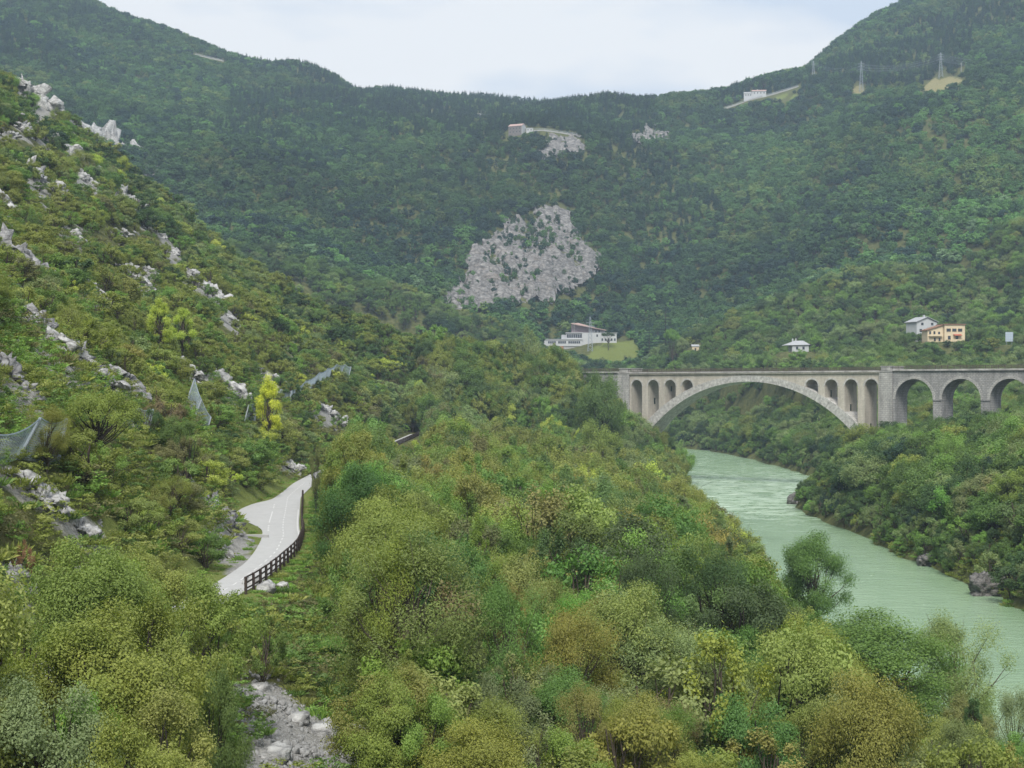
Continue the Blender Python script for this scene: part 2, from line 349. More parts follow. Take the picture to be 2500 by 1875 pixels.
M['orange_wall'] = plain('orange_brick_wall', (.42, .19, .11), .85, .1, .2, 1, .01)
M['roof_red'] = plain('faded_red_roof', (.42, .30, .27), .85, .1, .2, 1.5, .03)
M['roof_grey'] = plain('grey_roof', (.36, .37, .38), .8, .2, .2, 1.5, .03)
M['roof_tile'] = plain('brown_tile_roof', (.26, .15, .10), .85, .1, .25, 1.5, .03)
M['dark_stone'] = plain('dark_rubble_wall', (.20, .18, .17), .9, .1, .4, .7, .05)
M['concrete'] = plain('concrete', (.36, .36, .355), .9, .1, .12, 1, .01)
M['sign_blue'] = plain('pale_blue_panel', (.42, .50, .58), .5, .4, .08, 1)
M['awning'] = plain('red_awning', (.38, .12, .08), .8, .1, .2, 2)
m, t, o = new_mat('window_glass'); bsdf(t, o, (.03, .036, .042), .12, .6); M['glass'] = m

# ------------------------------------------------------------------ mesh builders and tagging
def tag(o, label=None, cat=None, group=None, kind=None):
    if label: o['label'] = label
    if cat: o['category'] = cat
    if group: o['group'] = group
    if kind: o['kind'] = kind
    return o
def link(name, me, parent=None, loc=None):
    o = bpy.data.objects.new(name, me); COL.objects.link(o)
    if parent: o.parent = parent
    if loc is not None: o.location = loc
    return o
def empty(name, loc, rz=0):
    o = bpy.data.objects.new(name, None); COL.objects.link(o); o.location = loc; o.rotation_euler = (0, 0, rz); o.empty_display_size = .5; return o
def np_mesh(name, v, f, mats, attrs=(), fm=None, smooth_=False):
    """v (n,3), f (m,k) with fixed k or list of faces"""
    me = bpy.data.meshes.new(name)
    if isinstance(f, np.ndarray):
        k = f.shape[1]; me.vertices.add(len(v)); me.vertices.foreach_set('co', np.asarray(v, np.float32).ravel())
        me.loops.add(f.size); me.loops.foreach_set('vertex_index', f.astype(np.int32).ravel())
        me.polygons.add(len(f)); me.polygons.foreach_set('loop_start', np.arange(0, f.size, k, dtype=np.int32))
        me.update(calc_edges=True)
    else: me.from_pydata([tuple(p) for p in v], [], f); me.update()
    for q in (mats if isinstance(mats, (list, tuple)) else [mats]): me.materials.append(q)
    if fm is not None: me.polygons.foreach_set('material_index', np.asarray(fm, np.int32))
    if smooth_: me.polygons.foreach_set('use_smooth', np.ones(len(me.polygons), bool))
    for nme, typ, dom, dat in attrs:
        a = me.attributes.new(nme, typ, dom)
        a.data.foreach_set('color' if 'COLOR' in typ else ('vector' if 'VECTOR' in typ else 'value'), np.asarray(dat, np.int32 if typ == 'INT' else np.float32).ravel())
    return me
class MB:
    def __init__(s): s.v = []; s.f = []
    def add(s, v, f):
        b = len(s.v); s.v += [tuple(p) for p in v]; s.f += [tuple(i+b for i in q) for q in f]; return s
    def box(s, x0, x1, y0, y1, z0, z1):
        return s.add([(x0, y0, z0), (x1, y0, z0), (x1, y1, z0), (x0, y1, z0), (x0, y0, z1), (x1, y0, z1), (x1, y1, z1), (x0, y1, z1)],
                     [(0, 3, 2, 1), (4, 5, 6, 7), (0, 1, 5, 4), (1, 2, 6, 5), (2, 3, 7, 6), (3, 0, 4, 7)])
    def bar(s, a, b, r, n=4, r2=None):
        a = Vector(a); b = Vector(b); d = (b-a).normalized(); u = d.orthogonal().normalized() if abs(d.z) > .9 else d.cross(Vector((0, 0, 1))).normalized(); w = d.cross(u)
        r2 = r if r2 is None else r2; v = []
        for p, rr in ((a, r), (b, r2)):
            for k in range(n):
                t = 2*math.pi*(k+.5)/n; v.append(p+(u*math.cos(t)+w*math.sin(t))*rr)
        return s.add(v, [(k, (k+1) % n, n+(k+1) % n, n+k) for k in range(n)]+[tuple(range(n))[::-1], tuple(range(n, 2*n))])
    def tube(s, pts, r, n=4):
        for a, b in zip(pts[:-1], pts[1:]): s.bar(a, b, r, n)
        return s
    def prism(s, poly, y0, y1):
        """polygon in x,z pushed along y (convex)"""
        n = len(poly); v = [(x, y0, z) for x, z in poly]+[(x, y1, z) for x, z in poly]
        return s.add(v, [tuple(range(n)), tuple(range(2*n-1, n-1, -1))]+[(k, k+n, (k+1) % n+n, (k+1) % n) for k in range(n)])
    def build(s, name, mat, parent=None, loc=None, bevel=0):
        me = bpy.data.meshes.new(name); me.from_pydata(s.v, [], s.f); me.materials.append(mat)
        bm = bmesh.new(); bm.from_mesh(me); bmesh.ops.recalc_face_normals(bm, faces=bm.faces)
        if bevel: bmesh.ops.bevel(bm, geom=bm.edges[:], offset=bevel, segments=1, affect='EDGES')
        bm.to_mesh(me); bm.free(); me.update()
        return link(name, me, parent, loc)
def extrude_poly(name, poly, y0, y1, mat, parent):
    """any simple polygon in x,z pushed along y: filled by a 2D curve"""
    bm = bmesh.new(); n = len(poly)
    a = [bm.verts.new((x, y0, z)) for x, z in poly]; b = [bm.verts.new((x, y1, z)) for x, z in poly]
    for k in range(n): bm.faces.new((a[k], a[(k+1) % n], b[(k+1) % n], b[k]))
    for ring in (a, b):
        es = [bm.edges.get((ring[k], ring[(k+1) % n])) for k in range(n)]
        bmesh.ops.triangle_fill(bm, use_beauty=True, edges=es)
    bmesh.ops.recalc_face_normals(bm, faces=bm.faces)
    me = bpy.data.meshes.new(name); bm.to_mesh(me); bm.free(); me.materials.append(mat)
    return link(name, me, parent)

# ------------------------------------------------------------------ ground, river
def poly_in(px, py, poly):
    px = np.asarray(px); py = np.asarray(py); ins = np.zeros(px.shape, bool); n = len(poly); j = n-1
    for i in range(n):
        xi, yi = poly[i]; xj, yj = poly[j]
        c = ((yi > py) != (yj > py)) & (px < (xj-xi)*(py-yi)/(yj-yi+1e-9)+xi); ins ^= c; j = i
    return ins
CLIFF = [(1061, 762), (1090, 717), (1145, 688), (1124, 640), (1152, 612), (1202, 572), (1253, 543), (1315, 520), (1334, 490), (1345, 452), (1358, 446), (1383, 497), (1398, 540), (1427, 595), (1475, 640), (1470, 681), (1410, 718), (1343, 745), (1250, 756), (1150, 768)]
CLIFF2 = [(1312, 380), (1347, 334), (1434, 345), (1430, 373), (1380, 384), (1325, 405)]
CLIFF3 = [(1532, 352), (1545, 326), (1600, 318), (1642, 332), (1640, 350), (1590, 360)]
CLIFF4 = [(1158, 296), (1162, 274), (1192, 272), (1194, 292)]
MEADOW = [(2232, 222), (2262, 203), (2290, 194), (2330, 190), (2362, 192), (2350, 200), (2318, 206), (2300, 226)]
MEADOW2 = [(2076, 226), (2082, 212), (2108, 212), (2112, 226)]
FIELD = [(1425, 884), (1455, 838), (1545, 832), (1568, 850), (1545, 884)]
LAWN = [(1868, 240), (1900, 232), (1950, 232), (1950, 240)]
SCREE = [(560, 1900), (590, 1640), (640, 1640), (760, 1745), (900, 1830), (1010, 1900)]
VERGE_Y = (110, 240)

def axis(segs):
    r = [segs[0][0]]
    for a, b, s0, s1 in segs:
        x = a
        while x < b-1e-6:
            f = (x-a)/(b-a); x += s0+(s1-s0)*f; r.append(min(x, b))
    return np.array(r)
gx = axis([(-1500, -420, 60, 14), (-420, -115, 12, 3.2), (-115, 140, 2, 2), (140, 420, 3.2, 12), (420, 1500, 14, 60)])
gy = axis([(-350, 40, 40, 5), (40, 260, 2, 2), (260, 620, 2.2, 3.2), (620, 1100, 5, 9), (1100, 2150, 11, 15), (2150, 2700, 20, 40)])
GX, GY = np.meshgrid(gx, gy); GZ = ground(GX, GY)
nx, ny = len(gx), len(gy)
idx = np.arange(nx*ny).reshape(ny, nx)
quads = np.stack([idx[:-1, :-1], idx[:-1, 1:], idx[1:, 1:], idx[1:, :-1]], -1).reshape(-1, 4)
PX, PY = px_of(GX, np.maximum(GY, 1), GZ)
RDG, _ = river_d(GX, GY)
cov = np.zeros((ny, nx, 4), np.float32); cov[..., 3] = 1
for pl, lo, hi in ((SCREE, 60, 140),):
    cov[..., 0] = np.maximum(cov[..., 0], poly_in(PX, PY, pl)*(GY > lo)*(GY < hi))
for pl, lo, hi in ((MEADOW, 1250, 1800), (MEADOW2, 1300, 1800)): cov[..., 1] = np.maximum(cov[..., 1], poly_in(PX, PY, pl)*(GY > lo)*(GY < hi))
for pl, lo, hi in ((FIELD, 930, 1150), (LAWN, 1500, 1950)): cov[..., 2] = np.maximum(cov[..., 2], poly_in(PX, PY, pl)*(GY > lo)*(GY < hi))
ROCKS = [  # left, top, right, bottom in the photo, lean of the band (deg), material, label
 (36, 205, 142, 298, 'diag', 'limestone', 'pale craggy outcrop at the top left skyline of the near slope'),
 (-10, 308, 36, 350, '', 'limestone', 'small pale rock cut by the left picture edge, highest one'),
 (36, 288, 86, 362, '', 'limestone', 'narrow pale crag just below the highest skyline outcrop'),
 (104, 332, 204, 418, 'diag', 'limestone', 'broad pale crag with shrubs, upper left slope'),
 (228, 322, 364, 430, 'diag', 'limestone', 'slanting pale rock rib on the near slope skyline'),
 (55, 402, 136, 497, 'diag', 'limestone', 'tall white crag standing at upper left below the broad crag'),
 (180, 420, 250, 480, 'diag', 'limestone', 'wedge of white rock in the middle of the upper crags'),
 (268, 463, 360, 526, 'diag', 'limestone', 'white stepped crag right of the wedge rock'),
 (325, 524, 386, 570, '', 'limestone', 'blocky white crag at the lower end of the upper rib'),
 (244, 555, 326, 582, '', 'limestone', 'low row of white boulder-like crags under the upper rib'),
 (380, 566, 412, 600, '', 'limestone', 'small square white rock at the right end of the upper crags'),
 (-20, 588, 98, 700, 'diag', 'limestone_dark', 'large grey crag at the left picture edge, mid height'),
 (286, 648, 355, 708, 'diag', 'limestone', 'pale crag left of a twin in the middle of the slope'),
 (336, 652, 388, 692, '', 'limestone', 'pale crag right of its twin in the middle of the slope'),
 (458, 672, 546, 752, 'diag', 'limestone', 'isolated pale crag farthest right on the open slope'),
 (-20, 706, 50, 860, '', 'limestone_dark', 'tall grey cliff at the left picture edge above the slab'),
 (32, 762, 185, 900, 'diag', 'limestone_dark', 'big grey slab rock overhanging at the left'),
 (130, 830, 250, 960, 'diag', 'limestone', 'pale rock face running down from the big grey slab'),
 (250, 890, 340, 1010, 'diag', 'limestone_dark', 'tall streaked grey rock face above the small rockfall net'),
 (490, 905, 592, 976, 'diag', 'limestone', 'pale broken rock right of the pointed rockfall net'),
 (600, 895, 686, 944, 'diag', 'limestone', 'rounded pale rock above the long rockfall net'),
 (766, 985, 836, 1040, 'diag', 'limestone', 'slanting pale rock below the right end of the long net'),
 (345, 800, 372, 880, '', 'limestone', 'thin pale rock beside the tall yellow-green tree'),
 (12, 1160, 120, 1240, 'diag', 'limestone', 'pale crumbling rock band low at left, upper half'),
 (100, 1215, 212, 1310, 'diag', 'limestone', 'pale crumbling rock band low at left, lower half'),
 (512, 1222, 608, 1380, 'diag', 'limestone_dark', 'steep grey rock beside the bend of the cycle path'),
 (660, 1118, 742, 1175, '', 'limestone', 'pale rock above the far bend of the cycle path'),
 (-20, 1395, 108, 1545, '', 'limestone_dark', 'dark grey cliff at the lower left picture edge'),
 (182, 1375, 210, 1450, '', 'limestone', 'small pale rock among olive shrubs at lower left'),
 (232, 1266, 256, 1316, '', 'limestone', 'tiny pale rock among green shrubs left of the path'),
 (-15, 470, 40, 545, 'diag', 'limestone', 'pale crag cut by the left picture edge below the tall white crag'),
 (150, 560, 215, 610, 'diag', 'limestone', 'small pale rock among brown shrubs left of the low boulder row'),
 (-15, 880, 70, 985, 'diag', 'limestone_dark', 'grey rock face at the left picture edge under the big slab'),
 (395, 600, 440, 640, '', 'limestone', 'small pale rock right of the mid-slope twin crags, higher up'),
 (415, 880, 480, 930, 'diag', 'limestone', 'pale broken rock just left of the pointed net'),
 (200, 690, 262, 760, 'diag', 'limestone', 'pale rock rib in the middle of the left slope above the yellow-green trees'),
 (540, 770, 590, 812, 'diag', 'limestone', 'small pale ledge on the slope right of the yellow-green trees'),
 (690, 830, 735, 865, '', 'limestone', 'tiny pale rock near the slope skyline above the long net'),
 (520, 1330, 585, 1400, 'diag', 'limestone', 'broken pale stones at the foot of the grey path rock'),
]
for x0, y0, x1, y1, md, mt, lb in ROCKS:
    hx, hy, hz_ = hit((x0+x1)/2, (y0+y1)/2); u_ = np.clip(((PX-x0)*(x1-x0)+(PY-y0)*(y1-y0))/((x1-x0)**2+(y1-y0)**2), -.15, 1.15)
    dd = np.hypot(PX-x0-u_*(x1-x0), PY-y0-u_*(y1-y0)) if md == 'diag' else np.hypot((PX-(x0+x1)/2)*.7, PY-(y0+y1)/2)
    cov[..., 0] = np.maximum(cov[..., 0], .8*smooth(.55, .2, dd/min(x1-x0, y1-y0))*(np.abs(GY-hy) < 45)*(GY > 60))
dpg = GX-path_x(GY)
cov[..., 2] = np.maximum(cov[..., 2], ((dpg > -7.5) & (dpg < 4.5) & (GY > 100) & (GY < 245))*.62)
cov[..., 0] = np.maximum(cov[..., 0], .55*smooth(.52, .7, fbm2(GX/9, GY/16, 4, 61)*.5+.5)*(dpg < -8)*(GY < 480))
terrain = link('hillside_terrain', np_mesh('hillside_terrain', np.stack([GX, GY, GZ], -1).reshape(-1, 3), quads, M['ground'],
               [('cover', 'FLOAT_COLOR', 'POINT', cov.reshape(-1, 4))], smooth_=True)); tag(terrain, kind='structure', label='wooded valley sides and slopes')

def build_river():
    pts = []; 
    for (ax, ay, aw), (bx, by, bw) in zip(RIV[:-1], RIV[1:]):
        n = max(2, int(math.hypot(bx-ax, by-ay)/6))
        for k in range(n): f = k/n; pts.append((ax+(bx-ax)*f, ay+(by-ay)*f, aw+(bw-aw)*f))
    pts = np.array(pts); 
    for c in range(3):
        pts[:, c] = np.convolve(np.pad(pts[:, c], 3, mode='edge'), np.ones(7)/7, 'valid')
    tg = np.gradient(pts[:, :2], axis=0); tg /= np.linalg.norm(tg, axis=1)[:, None]; nr = np.stack([tg[:, 1], -tg[:, 0]], 1)
    u = np.linspace(-1, 1, 15)
    P = pts[:, None, :2]+nr[:, None, :]*(u[None, :, None]*(pts[:, 2]+6)[:, None, None])
    v = np.concatenate([P, np.zeros(P.shape[:2]+(1,))], -1)
    rap = smooth(330, 420, P[..., 1])*(1-.5*smooth(520, 640, P[..., 1]))
    a, b = v.shape[:2]; ii = np.arange(a*b).reshape(a, b)
    q = np.stack([ii[:-1, :-1], ii[:-1, 1:], ii[1:, 1:], ii[1:, :-1]], -1).reshape(-1, 4)
    o = link('river', np_mesh('river', v.reshape(-1, 3), q, M['water'], [('rapid', 'FLOAT', 'POINT', rap.ravel())], smooth_=True))
    o.data.flip_normals(); tag(o, kind='structure', label='milky green river running down the valley')
build_river()

# ------------------------------------------------------------------ cycle path with markings and fence
LE = np.array([(60, -26.0), (84, -23.8), (100, -22.1), (115, -21.1), (122, -21.0), (130, -21.1), (139, -21.8), (149, -22.8), (158.6, -24.1), (163, -25.2), (167.7, -26.9), (174.5, -29), (181, -30.6), (188, -31.0), (196, -30.8), (202, -29.7), (208, -29.9), (213.7, -30.2), (237, -31.6), (260, -32.1), (300, -31.6), (384, -30.6), (450, -30.1), (520, -29.6)])
RE = np.array([(60, -22.8), (84, -20.6), (100, -18.9), (115, -17.95), (124, -17.95), (134, -18.15), (140, -18.45), (145, -18.95), (153.4, -19.75), (161, -20.9), (170, -22.1), (179, -23.2), (195, -25.2), (207, -26.7), (237, -28.5), (260, -29), (300, -28.5), (384, -27.5), (450, -27), (520, -26.5)])
ys = np.arange(60, 482.1, 1.5)
def smooth_i(y, T):
    a = np.interp(y, T[:, 0], T[:, 1]); b = np.interp(y-2.5, T[:, 0], T[:, 1]); c = np.interp(y+2.5, T[:, 0], T[:, 1]); return (a*2+b+c)/4
def ribbon(name, yv, xl, xr, z, mat, parent=None):
    v = np.concatenate([np.stack([xl, yv, np.full(len(yv), z)], 1), np.stack([xr, yv, np.full(len(yv), z)], 1)]); n = len(yv)
    k = np.arange(n-1); q = np.stack([k, k+n, k+n+1, k+1], 1)
    return link(name, np_mesh(name, v, q, mat), parent)
path = ribbon('cycle_path', ys, smooth_i(ys, LE), smooth_i(ys, RE), PATH_Z+.06, M['asphalt']); tag(path, kind='structure', label='pale asphalt cycle path curving along the hillside')
def mark(c, y0, y1, w=.11):
    yv = np.linspace(y0, y1, max(2, int((y1-y0)/1.2)+1)); x = c(yv); ribbon('painted_line', yv, x-w/2, x+w/2, PATH_Z+.066, M['paint'], path)
cen = lambda y: smooth_i(y, RE)-1.62
lft = lambda y: smooth_i(y, RE)-3.05
y = 112.
while y < 236: mark(cen, y, y+1.5, .11); y += 3.1
mark(lft, 168, 183, .11)
for y in (158.5, 161, 163.4, 188, 190.4, 193): mark(lft, y, y+1.3, .15)
mark(lambda y: smooth_i(y, RE)-.18, 149, 186, .12)
def fence(label, y0, y1, step, group='timber fences of the cycle path'):
    base = empty('timber_fence', (float(smooth_i(np.array(y0), RE))+.25, y0, PATH_Z)); tag(base, label, 'fence', group)
    yv = np.arange(y0, y1, step); P = [(float(smooth_i(np.array(q), RE))+.28, float(q)) for q in yv]
    bx, by = base.location.x, base.location.y
    me = None
    for k, (x, q) in enumerate(P):
        if me is None:
            o = MB().box(-.085, .085, -.085, .085, -.4, 1.2).build('post', M['timber'], base, bevel=.015); me = o.data
        else: o = link('post', me, base)
        o.location = (x-bx, q-by, random.uniform(-.03, .02)); o.rotation_euler = (random.uniform(-.02, .02), random.uniform(-.02, .02), random.uniform(-.2, .2))
    for (xa, ya), (xb, yb) in zip(P[:-1], P[1:]):
        for h in (.35, .72, 1.1):
            MB().bar((xa-bx-.07, ya-by, h+random.uniform(-.02, .02)), (xb-bx-.07, yb-by, h+random.uniform(-.02, .02)), .062, 4).build('rail', M['timber'], base)
fence('dark timber post-and-rail fence along the near bend of the cycle path', 110.5, 205, 2.45)
fence('distant stretch of dark timber fence beside the cycle path, half hidden by trees', 372, 480, 2.6)
# a plank leaning by the fence's near end, a white block at the lay-by
o = MB().box(-1.1, 1.1, -.17, .17, 0, .3).build('stone_kerb', M['concrete'], bevel=.03); o.location = (-23.6, 151.5, PATH_Z+.03); o.rotation_euler = (0, 0, .1)
tag(o, 'low white stone block lying at the edge of the lay-by', 'kerb')

# ------------------------------------------------------------------ the railway bridge
TH = math.radians(40)
BR = empty('railway_bridge', (74.9, 521, 0), -TH); tag(BR, 'stone railway bridge with one wide arch and side viaduct over the river', 'bridge')
BW = 8.0; DECK = 35.6
R1 = 52.33; zc1 = 32.6-R1
def zi(s): return zc1+math.sqrt(R1*R1-s*s)
R2 = 52.6; zc2 = 34.55-R2
def ring_pt(th, outer):
    """th from the crown; thickness grows towards the springing"""
    tk = 1.95+1.5*(abs(th)/.945)**1.6
    r = R1+(tk if outer else 0); return (r*math.sin(th), zc1+r*math.cos(th))
NV = 88; TMAX = .955
core = []
for k in range(NV*2+1): core.append(ring_pt(-TMAX+2*TMAX*k/(NV*2), False))
outer = [ring_pt(-TMAX+2*TMAX*k/(NV*2), True) for k in range(NV*2+1)]
def shrink(p, d): 
    c = Vector((0, zc1)); v = Vector(p)-c; return tuple(c+v*(1+d/v.length))
ring = [shrink(p, .05) for p in core]+[shrink(p, -.05) for p in reversed(outer)]
mb = MB(); n = NV*2+1
v = [(x, .06, z) for x, z in ring]+[(x, BW-.06, z) for x, z in ring]; f = []
for k in range(n-1):
    j = 2*n-1-k
    f += [(k, k+1, j-1, j), (k+2*n, j+2*n, j-1+2*n, k+1+2*n), (k, k+2*n, k+1+2*n, k+1), (j, j-1, j-1+2*n, j+2*n)]
mb.add(v, f).build('arch_core', M['viaduct'], BR)
for k in range(NV):
    a0 = -TMAX+2*TMAX*k/NV+.0006; a1 = -TMAX+2*TMAX*(k+1)/NV-.0006
    am = (a0+a1)/2; e = random.uniform(-.03, .03)
    poly = [ring_pt(a0, False), ring_pt(am, False), ring_pt(a1, False), shrink(ring_pt(a1, True), e), shrink(ring_pt(am, True), e), shrink(ring_pt(a0, True), e)]
    MB().prism(poly, -random.uniform(.06, .13), BW+.1).build('voussoir', M['voussoir'], BR)
# spandrel walls with eight tall openings
OPS = [-43.3, -36.55, -29.8, -23.05, 23.05, 29.8, 36.55, 43.3]; OW = 2.2; OC = 33.25
def zo(s):
    th = math.asin(max(-.98, min(.98, s/(R1+2.6))))
    for _ in range(6):
        x, z = ring_pt(th, True); th += (s-x)/max(R1*math.cos(th), 8)
    return ring_pt(th, True)[1]
def base_z(s): return zo(s)-.25 if abs(s) < 44 else zo(math.copysign(44, s))-.25
prev = -46.2; bot = [(-46.2, 8.)]
ss = [-46.2]
poly = [(-46.2, DECK), (-46.2, base_z(-46.2))]
def follow(a, b):
    n = max(1, int(abs(b-a)/1.2)); return [(a+(b-a)*k/n, base_z(a+(b-a)*k/n)) for k in range(1, n+1)]
cur = -46.2
for c in OPS:
    poly += follow(cur, c-OW); zs = OC-OW
    poly += [(c-OW, zs)] if zs > base_z(c-OW)+.05 else []
    for k in range(0, 13):
        t = math.pi*(1-k/12); p = (c+OW*math.cos(t), zs+OW*math.sin(t))
        if p[1] > base_z(p[0])+.02 and 0 < k < 12: poly.append(p)
    poly += [(c+OW, zs)] if zs > base_z(c+OW)+.05 else []
    poly.append((c+OW, base_z(c+OW))); cur = c+OW
poly += follow(cur, 46.2); poly += [(46.2, DECK)]
clean = [poly[0]]
for p in poly[1:]:
    if math.hypot(p[0]-clean[-1][0], p[1]-clean[-1][1]) > .03: clean.append(p)
extrude_poly('spandrel_wall', clean, .12, BW-.12, M['spandrel'], BR)
for c in OPS:                          # moulded hoods of the openings
    zs = OC-OW; pts = [(c+(OW+.02)*math.cos(math.pi*k/16), zs+(OW+.02)*math.sin(math.pi*k/16)) for k in range(17)]
    pt2 = [(c+(OW+.5)*math.cos(math.pi*k/16), zs+(OW+.5)*math.sin(math.pi*k/16)) for k in range(17)]
    mb = MB()
    for k in range(16):
        if min(pt2[k][1], pt2[k+1][1]) > base_z(c)-1 and (pts[k][1] > base_z(pts[k][0]) ): mb.prism([pts[k], pts[k+1], pt2[k+1], pt2[k]], .06, .3)
    mb.build('opening_hood', M['voussoir'], BR)
# doorways inside the piers: dark boxes on the opening jambs, shade put into colour
for c, dz in ((29.8, 2.6), (36.55, 4.2), (43.3, 3.2), (-29.8, 1.5), (-36.55, 1.5)):
    s = c-OW; zb = base_z(s)+.4 if c > 0 else base_z(s+2*OW)+2
    MB().box(s-.25, s+.012, BW/2-.45, BW/2+.45, zb, zb+2.1).build('pier_doorway_shade', M['glass'], BR)
# piers / pilasters
def pier(s0, s1, zb, top):
    mb = MB(); z = zb; k = 0
    mb.box(s0+.05, s1-.05, -.35, BW+.35, zb, top)
    o = mb.build('pier', M['ashlar'], BR)
    for a in (s0-.05, s1-.5):                      # raised corner stones
        q = MB(); z = zb; k = 0
        while z < top-.6:
            w = .75 if k % 2 else .5; x0 = a if a < s0 else s1+.05-w
            q.box(x0, x0+w, -.42, -.2, z+.02, z+.58); z += .62; k += 1
        e = q.build('quoin', M['ashlar'], o); e['kind'] = 'stuff'
    return o
for s0, s1 in ((-50.9, -46.2), (46.2, 50.4)):
    p = pier(s0, s1, 2, DECK-.3)
    c = (s0+s1)/2
    for yy in (-.55, BW-1.75):
        MB().box(c-1.5, c+1.5, yy, yy+2.3, DECK+.2, DECK+1.3).box(c-1.7, c+1.7, yy-.15, yy+2.45, DECK+1.3, DECK+1.58).build('pier_cap', M['cornice'], BR, bevel=.08)
    MB().box(c-2.3, c+2.3, -.55, BW+.55, 1, 11.5).build('pier_foot', M['ashlar'], BR, bevel=.1)
MB().box(41, 47.2, -.5, BW+.5, 2, 12.2).build('abutment', M['ashlar'], BR, bevel=.1)
MB().box(-47.2, -41, -.5, BW+.5, 2, 12.2).build('abutment', M['ashlar'], BR, bevel=.1)
# right-hand viaduct
VA = [57.2, 72.0, 86.8, 101.6, 116.4]; VR = 6.05; VC = 33.3
poly = [(50.4, DECK), (50.4, 2)]
for c in VA:
    poly += [(c-VR+.35*0-.0, 2), (c-VR, VC-VR)] + [(c-VR*math.cos(math.pi*k/20), VC-VR+VR*math.sin(math.pi*k/20)) for k in range(1, 20)] + [(c+VR, VC-VR), (c+VR, 2)]
poly += [(132, 2), (132, DECK)]
extrude_poly('viaduct_wall', poly, .1, BW-.1, M['viaduct'], BR)
for c in VA:
    mb = MB(); NN = 30
    for k in range(NN):
        a0 = math.pi*k/NN+.006; a1 = math.pi*(k+1)/NN-.006; q = [(c+r*math.cos(a), VC-VR+r*math.sin(a)) for r, a in ((VR-.02, a0), (VR-.02, a1), (VR+.75, a1), (VR+.75, a0))]
        mb.prism(q, .02-.04*random.random(), .5)
    mb.build('arch_ring', M['voussoir'] if False else M['ashlar'], BR)
    MB().box(c+VR-.05, c+VR+2.75, -.12, BW+.12, VC-VR-.35, VC-VR).build('impost', M['viaduct'], BR)
extrude_poly('approach_wall', [(-50.9, DECK), (-50.9, 8), (-58, 14), (-84, 26), (-84, DECK)], .1, BW-.1, M['viaduct'], BR)
# cornice, parapet blocks, railings, track
MB().box(-84, -50.95, -.35, BW+.35, DECK, DECK+.5).build('cornice', M['cornice'], BR, bevel=.05)
MB().box(-50.9, 50.4, -.5, BW+.5, DECK-.25, DECK+.2).build('cornice', M['cornice'], BR, bevel=.06)
MB().box(-46.2, 46.2, -.28, BW+.28, DECK-.6, DECK-.252).build('cornice_moulding', M['spandrel'], BR)
MB().box(50.45, 132, -.4, BW+.4, DECK, DECK+.55).build('cornice', M['cornice'], BR, bevel=.06)
q = MB(); s = -46.
while s < 46: q.box(s, s+.35, -.42, -.25, DECK-.55, DECK-.26); s += .8
q.build('dentil', M['spandrel'], BR)['kind'] = 'stuff'
MB().box(-84, 132, .5, BW-.5, DECK+.205, DECK+.36).build('ballast_bed', M['ballast'], BR)
for yy in (BW/2-.72, BW/2+.72): MB().box(-84, 132, yy-.035, yy+.035, DECK+.4, DECK+.55).build('track_rail', M['rail_iron'], BR)
for yy in (-.25, BW+.25):
    for s0, s1, zt in ((-84, -50.9, DECK+.5), (-46.5, 46.4, DECK+.2), (50.6, 132, DECK+.55)):
        q = MB(); n = int((s1-s0)/1.9)
        for k in range(n+1): q.box(s0+(s1-s0)*k/n-.05, s0+(s1-s0)*k/n+.05, yy-.05, yy+.05, zt, zt+1.15)
        for h in (.3, .58, .86, 1.12): q.box(s0, s1, yy-.025, yy+.025, zt+h-.03, zt+h+.03)
        nb = int((s1-s0)/.32)
        for k in range(nb): q.box(s0+(s1-s0)*k/nb-.016, s0+(s1-s0)*k/nb+.016, yy-.012, yy+.012, zt+.1, zt+1.1)
        q.build('railing', M['rail_iron'], BR)['kind'] = 'stuff'

# ------------------------------------------------------------------ buildings
CLEAR = []        # picture boxes with their distance where no tree may stand in the way
def spot(px, py, Y): return ((px-1250)/FPX*Y, Y, CAM_Z-(py-HOR)/FPX*Y)
def house(name, px, py, Y, label, rz=0., cat='house', group=None):
    p = spot(px, py, Y)
    if Y > 1200: p = (p[0], p[1], gz(p[0], p[1])+.2)
    o = empty(name, p, rz); tag(o, label, cat, group); return o
def clear_far(x0, x1, hgt, Y):
    for a_ in np.arange(x0, x1, 12.):
        X_ = (a_+6-1250)/FPX*Y; row = px_of(X_, Y, gz(X_, Y))[1]; CLEAR.append((a_, min(a_+12, x1), row-hgt, row-3, Y))
def window(parent, x, z, w, h, y, frame='white_wall'):
    f = MB().box(x-w/2-.12, x+w/2+.12, y-.06, y+.02, z-.12, z+h+.12).build('window', M[frame], parent)
    MB().box(x-w/2, x+w/2, y-.09, y-.062, z, z+h).build('pane', M['glass'], f)
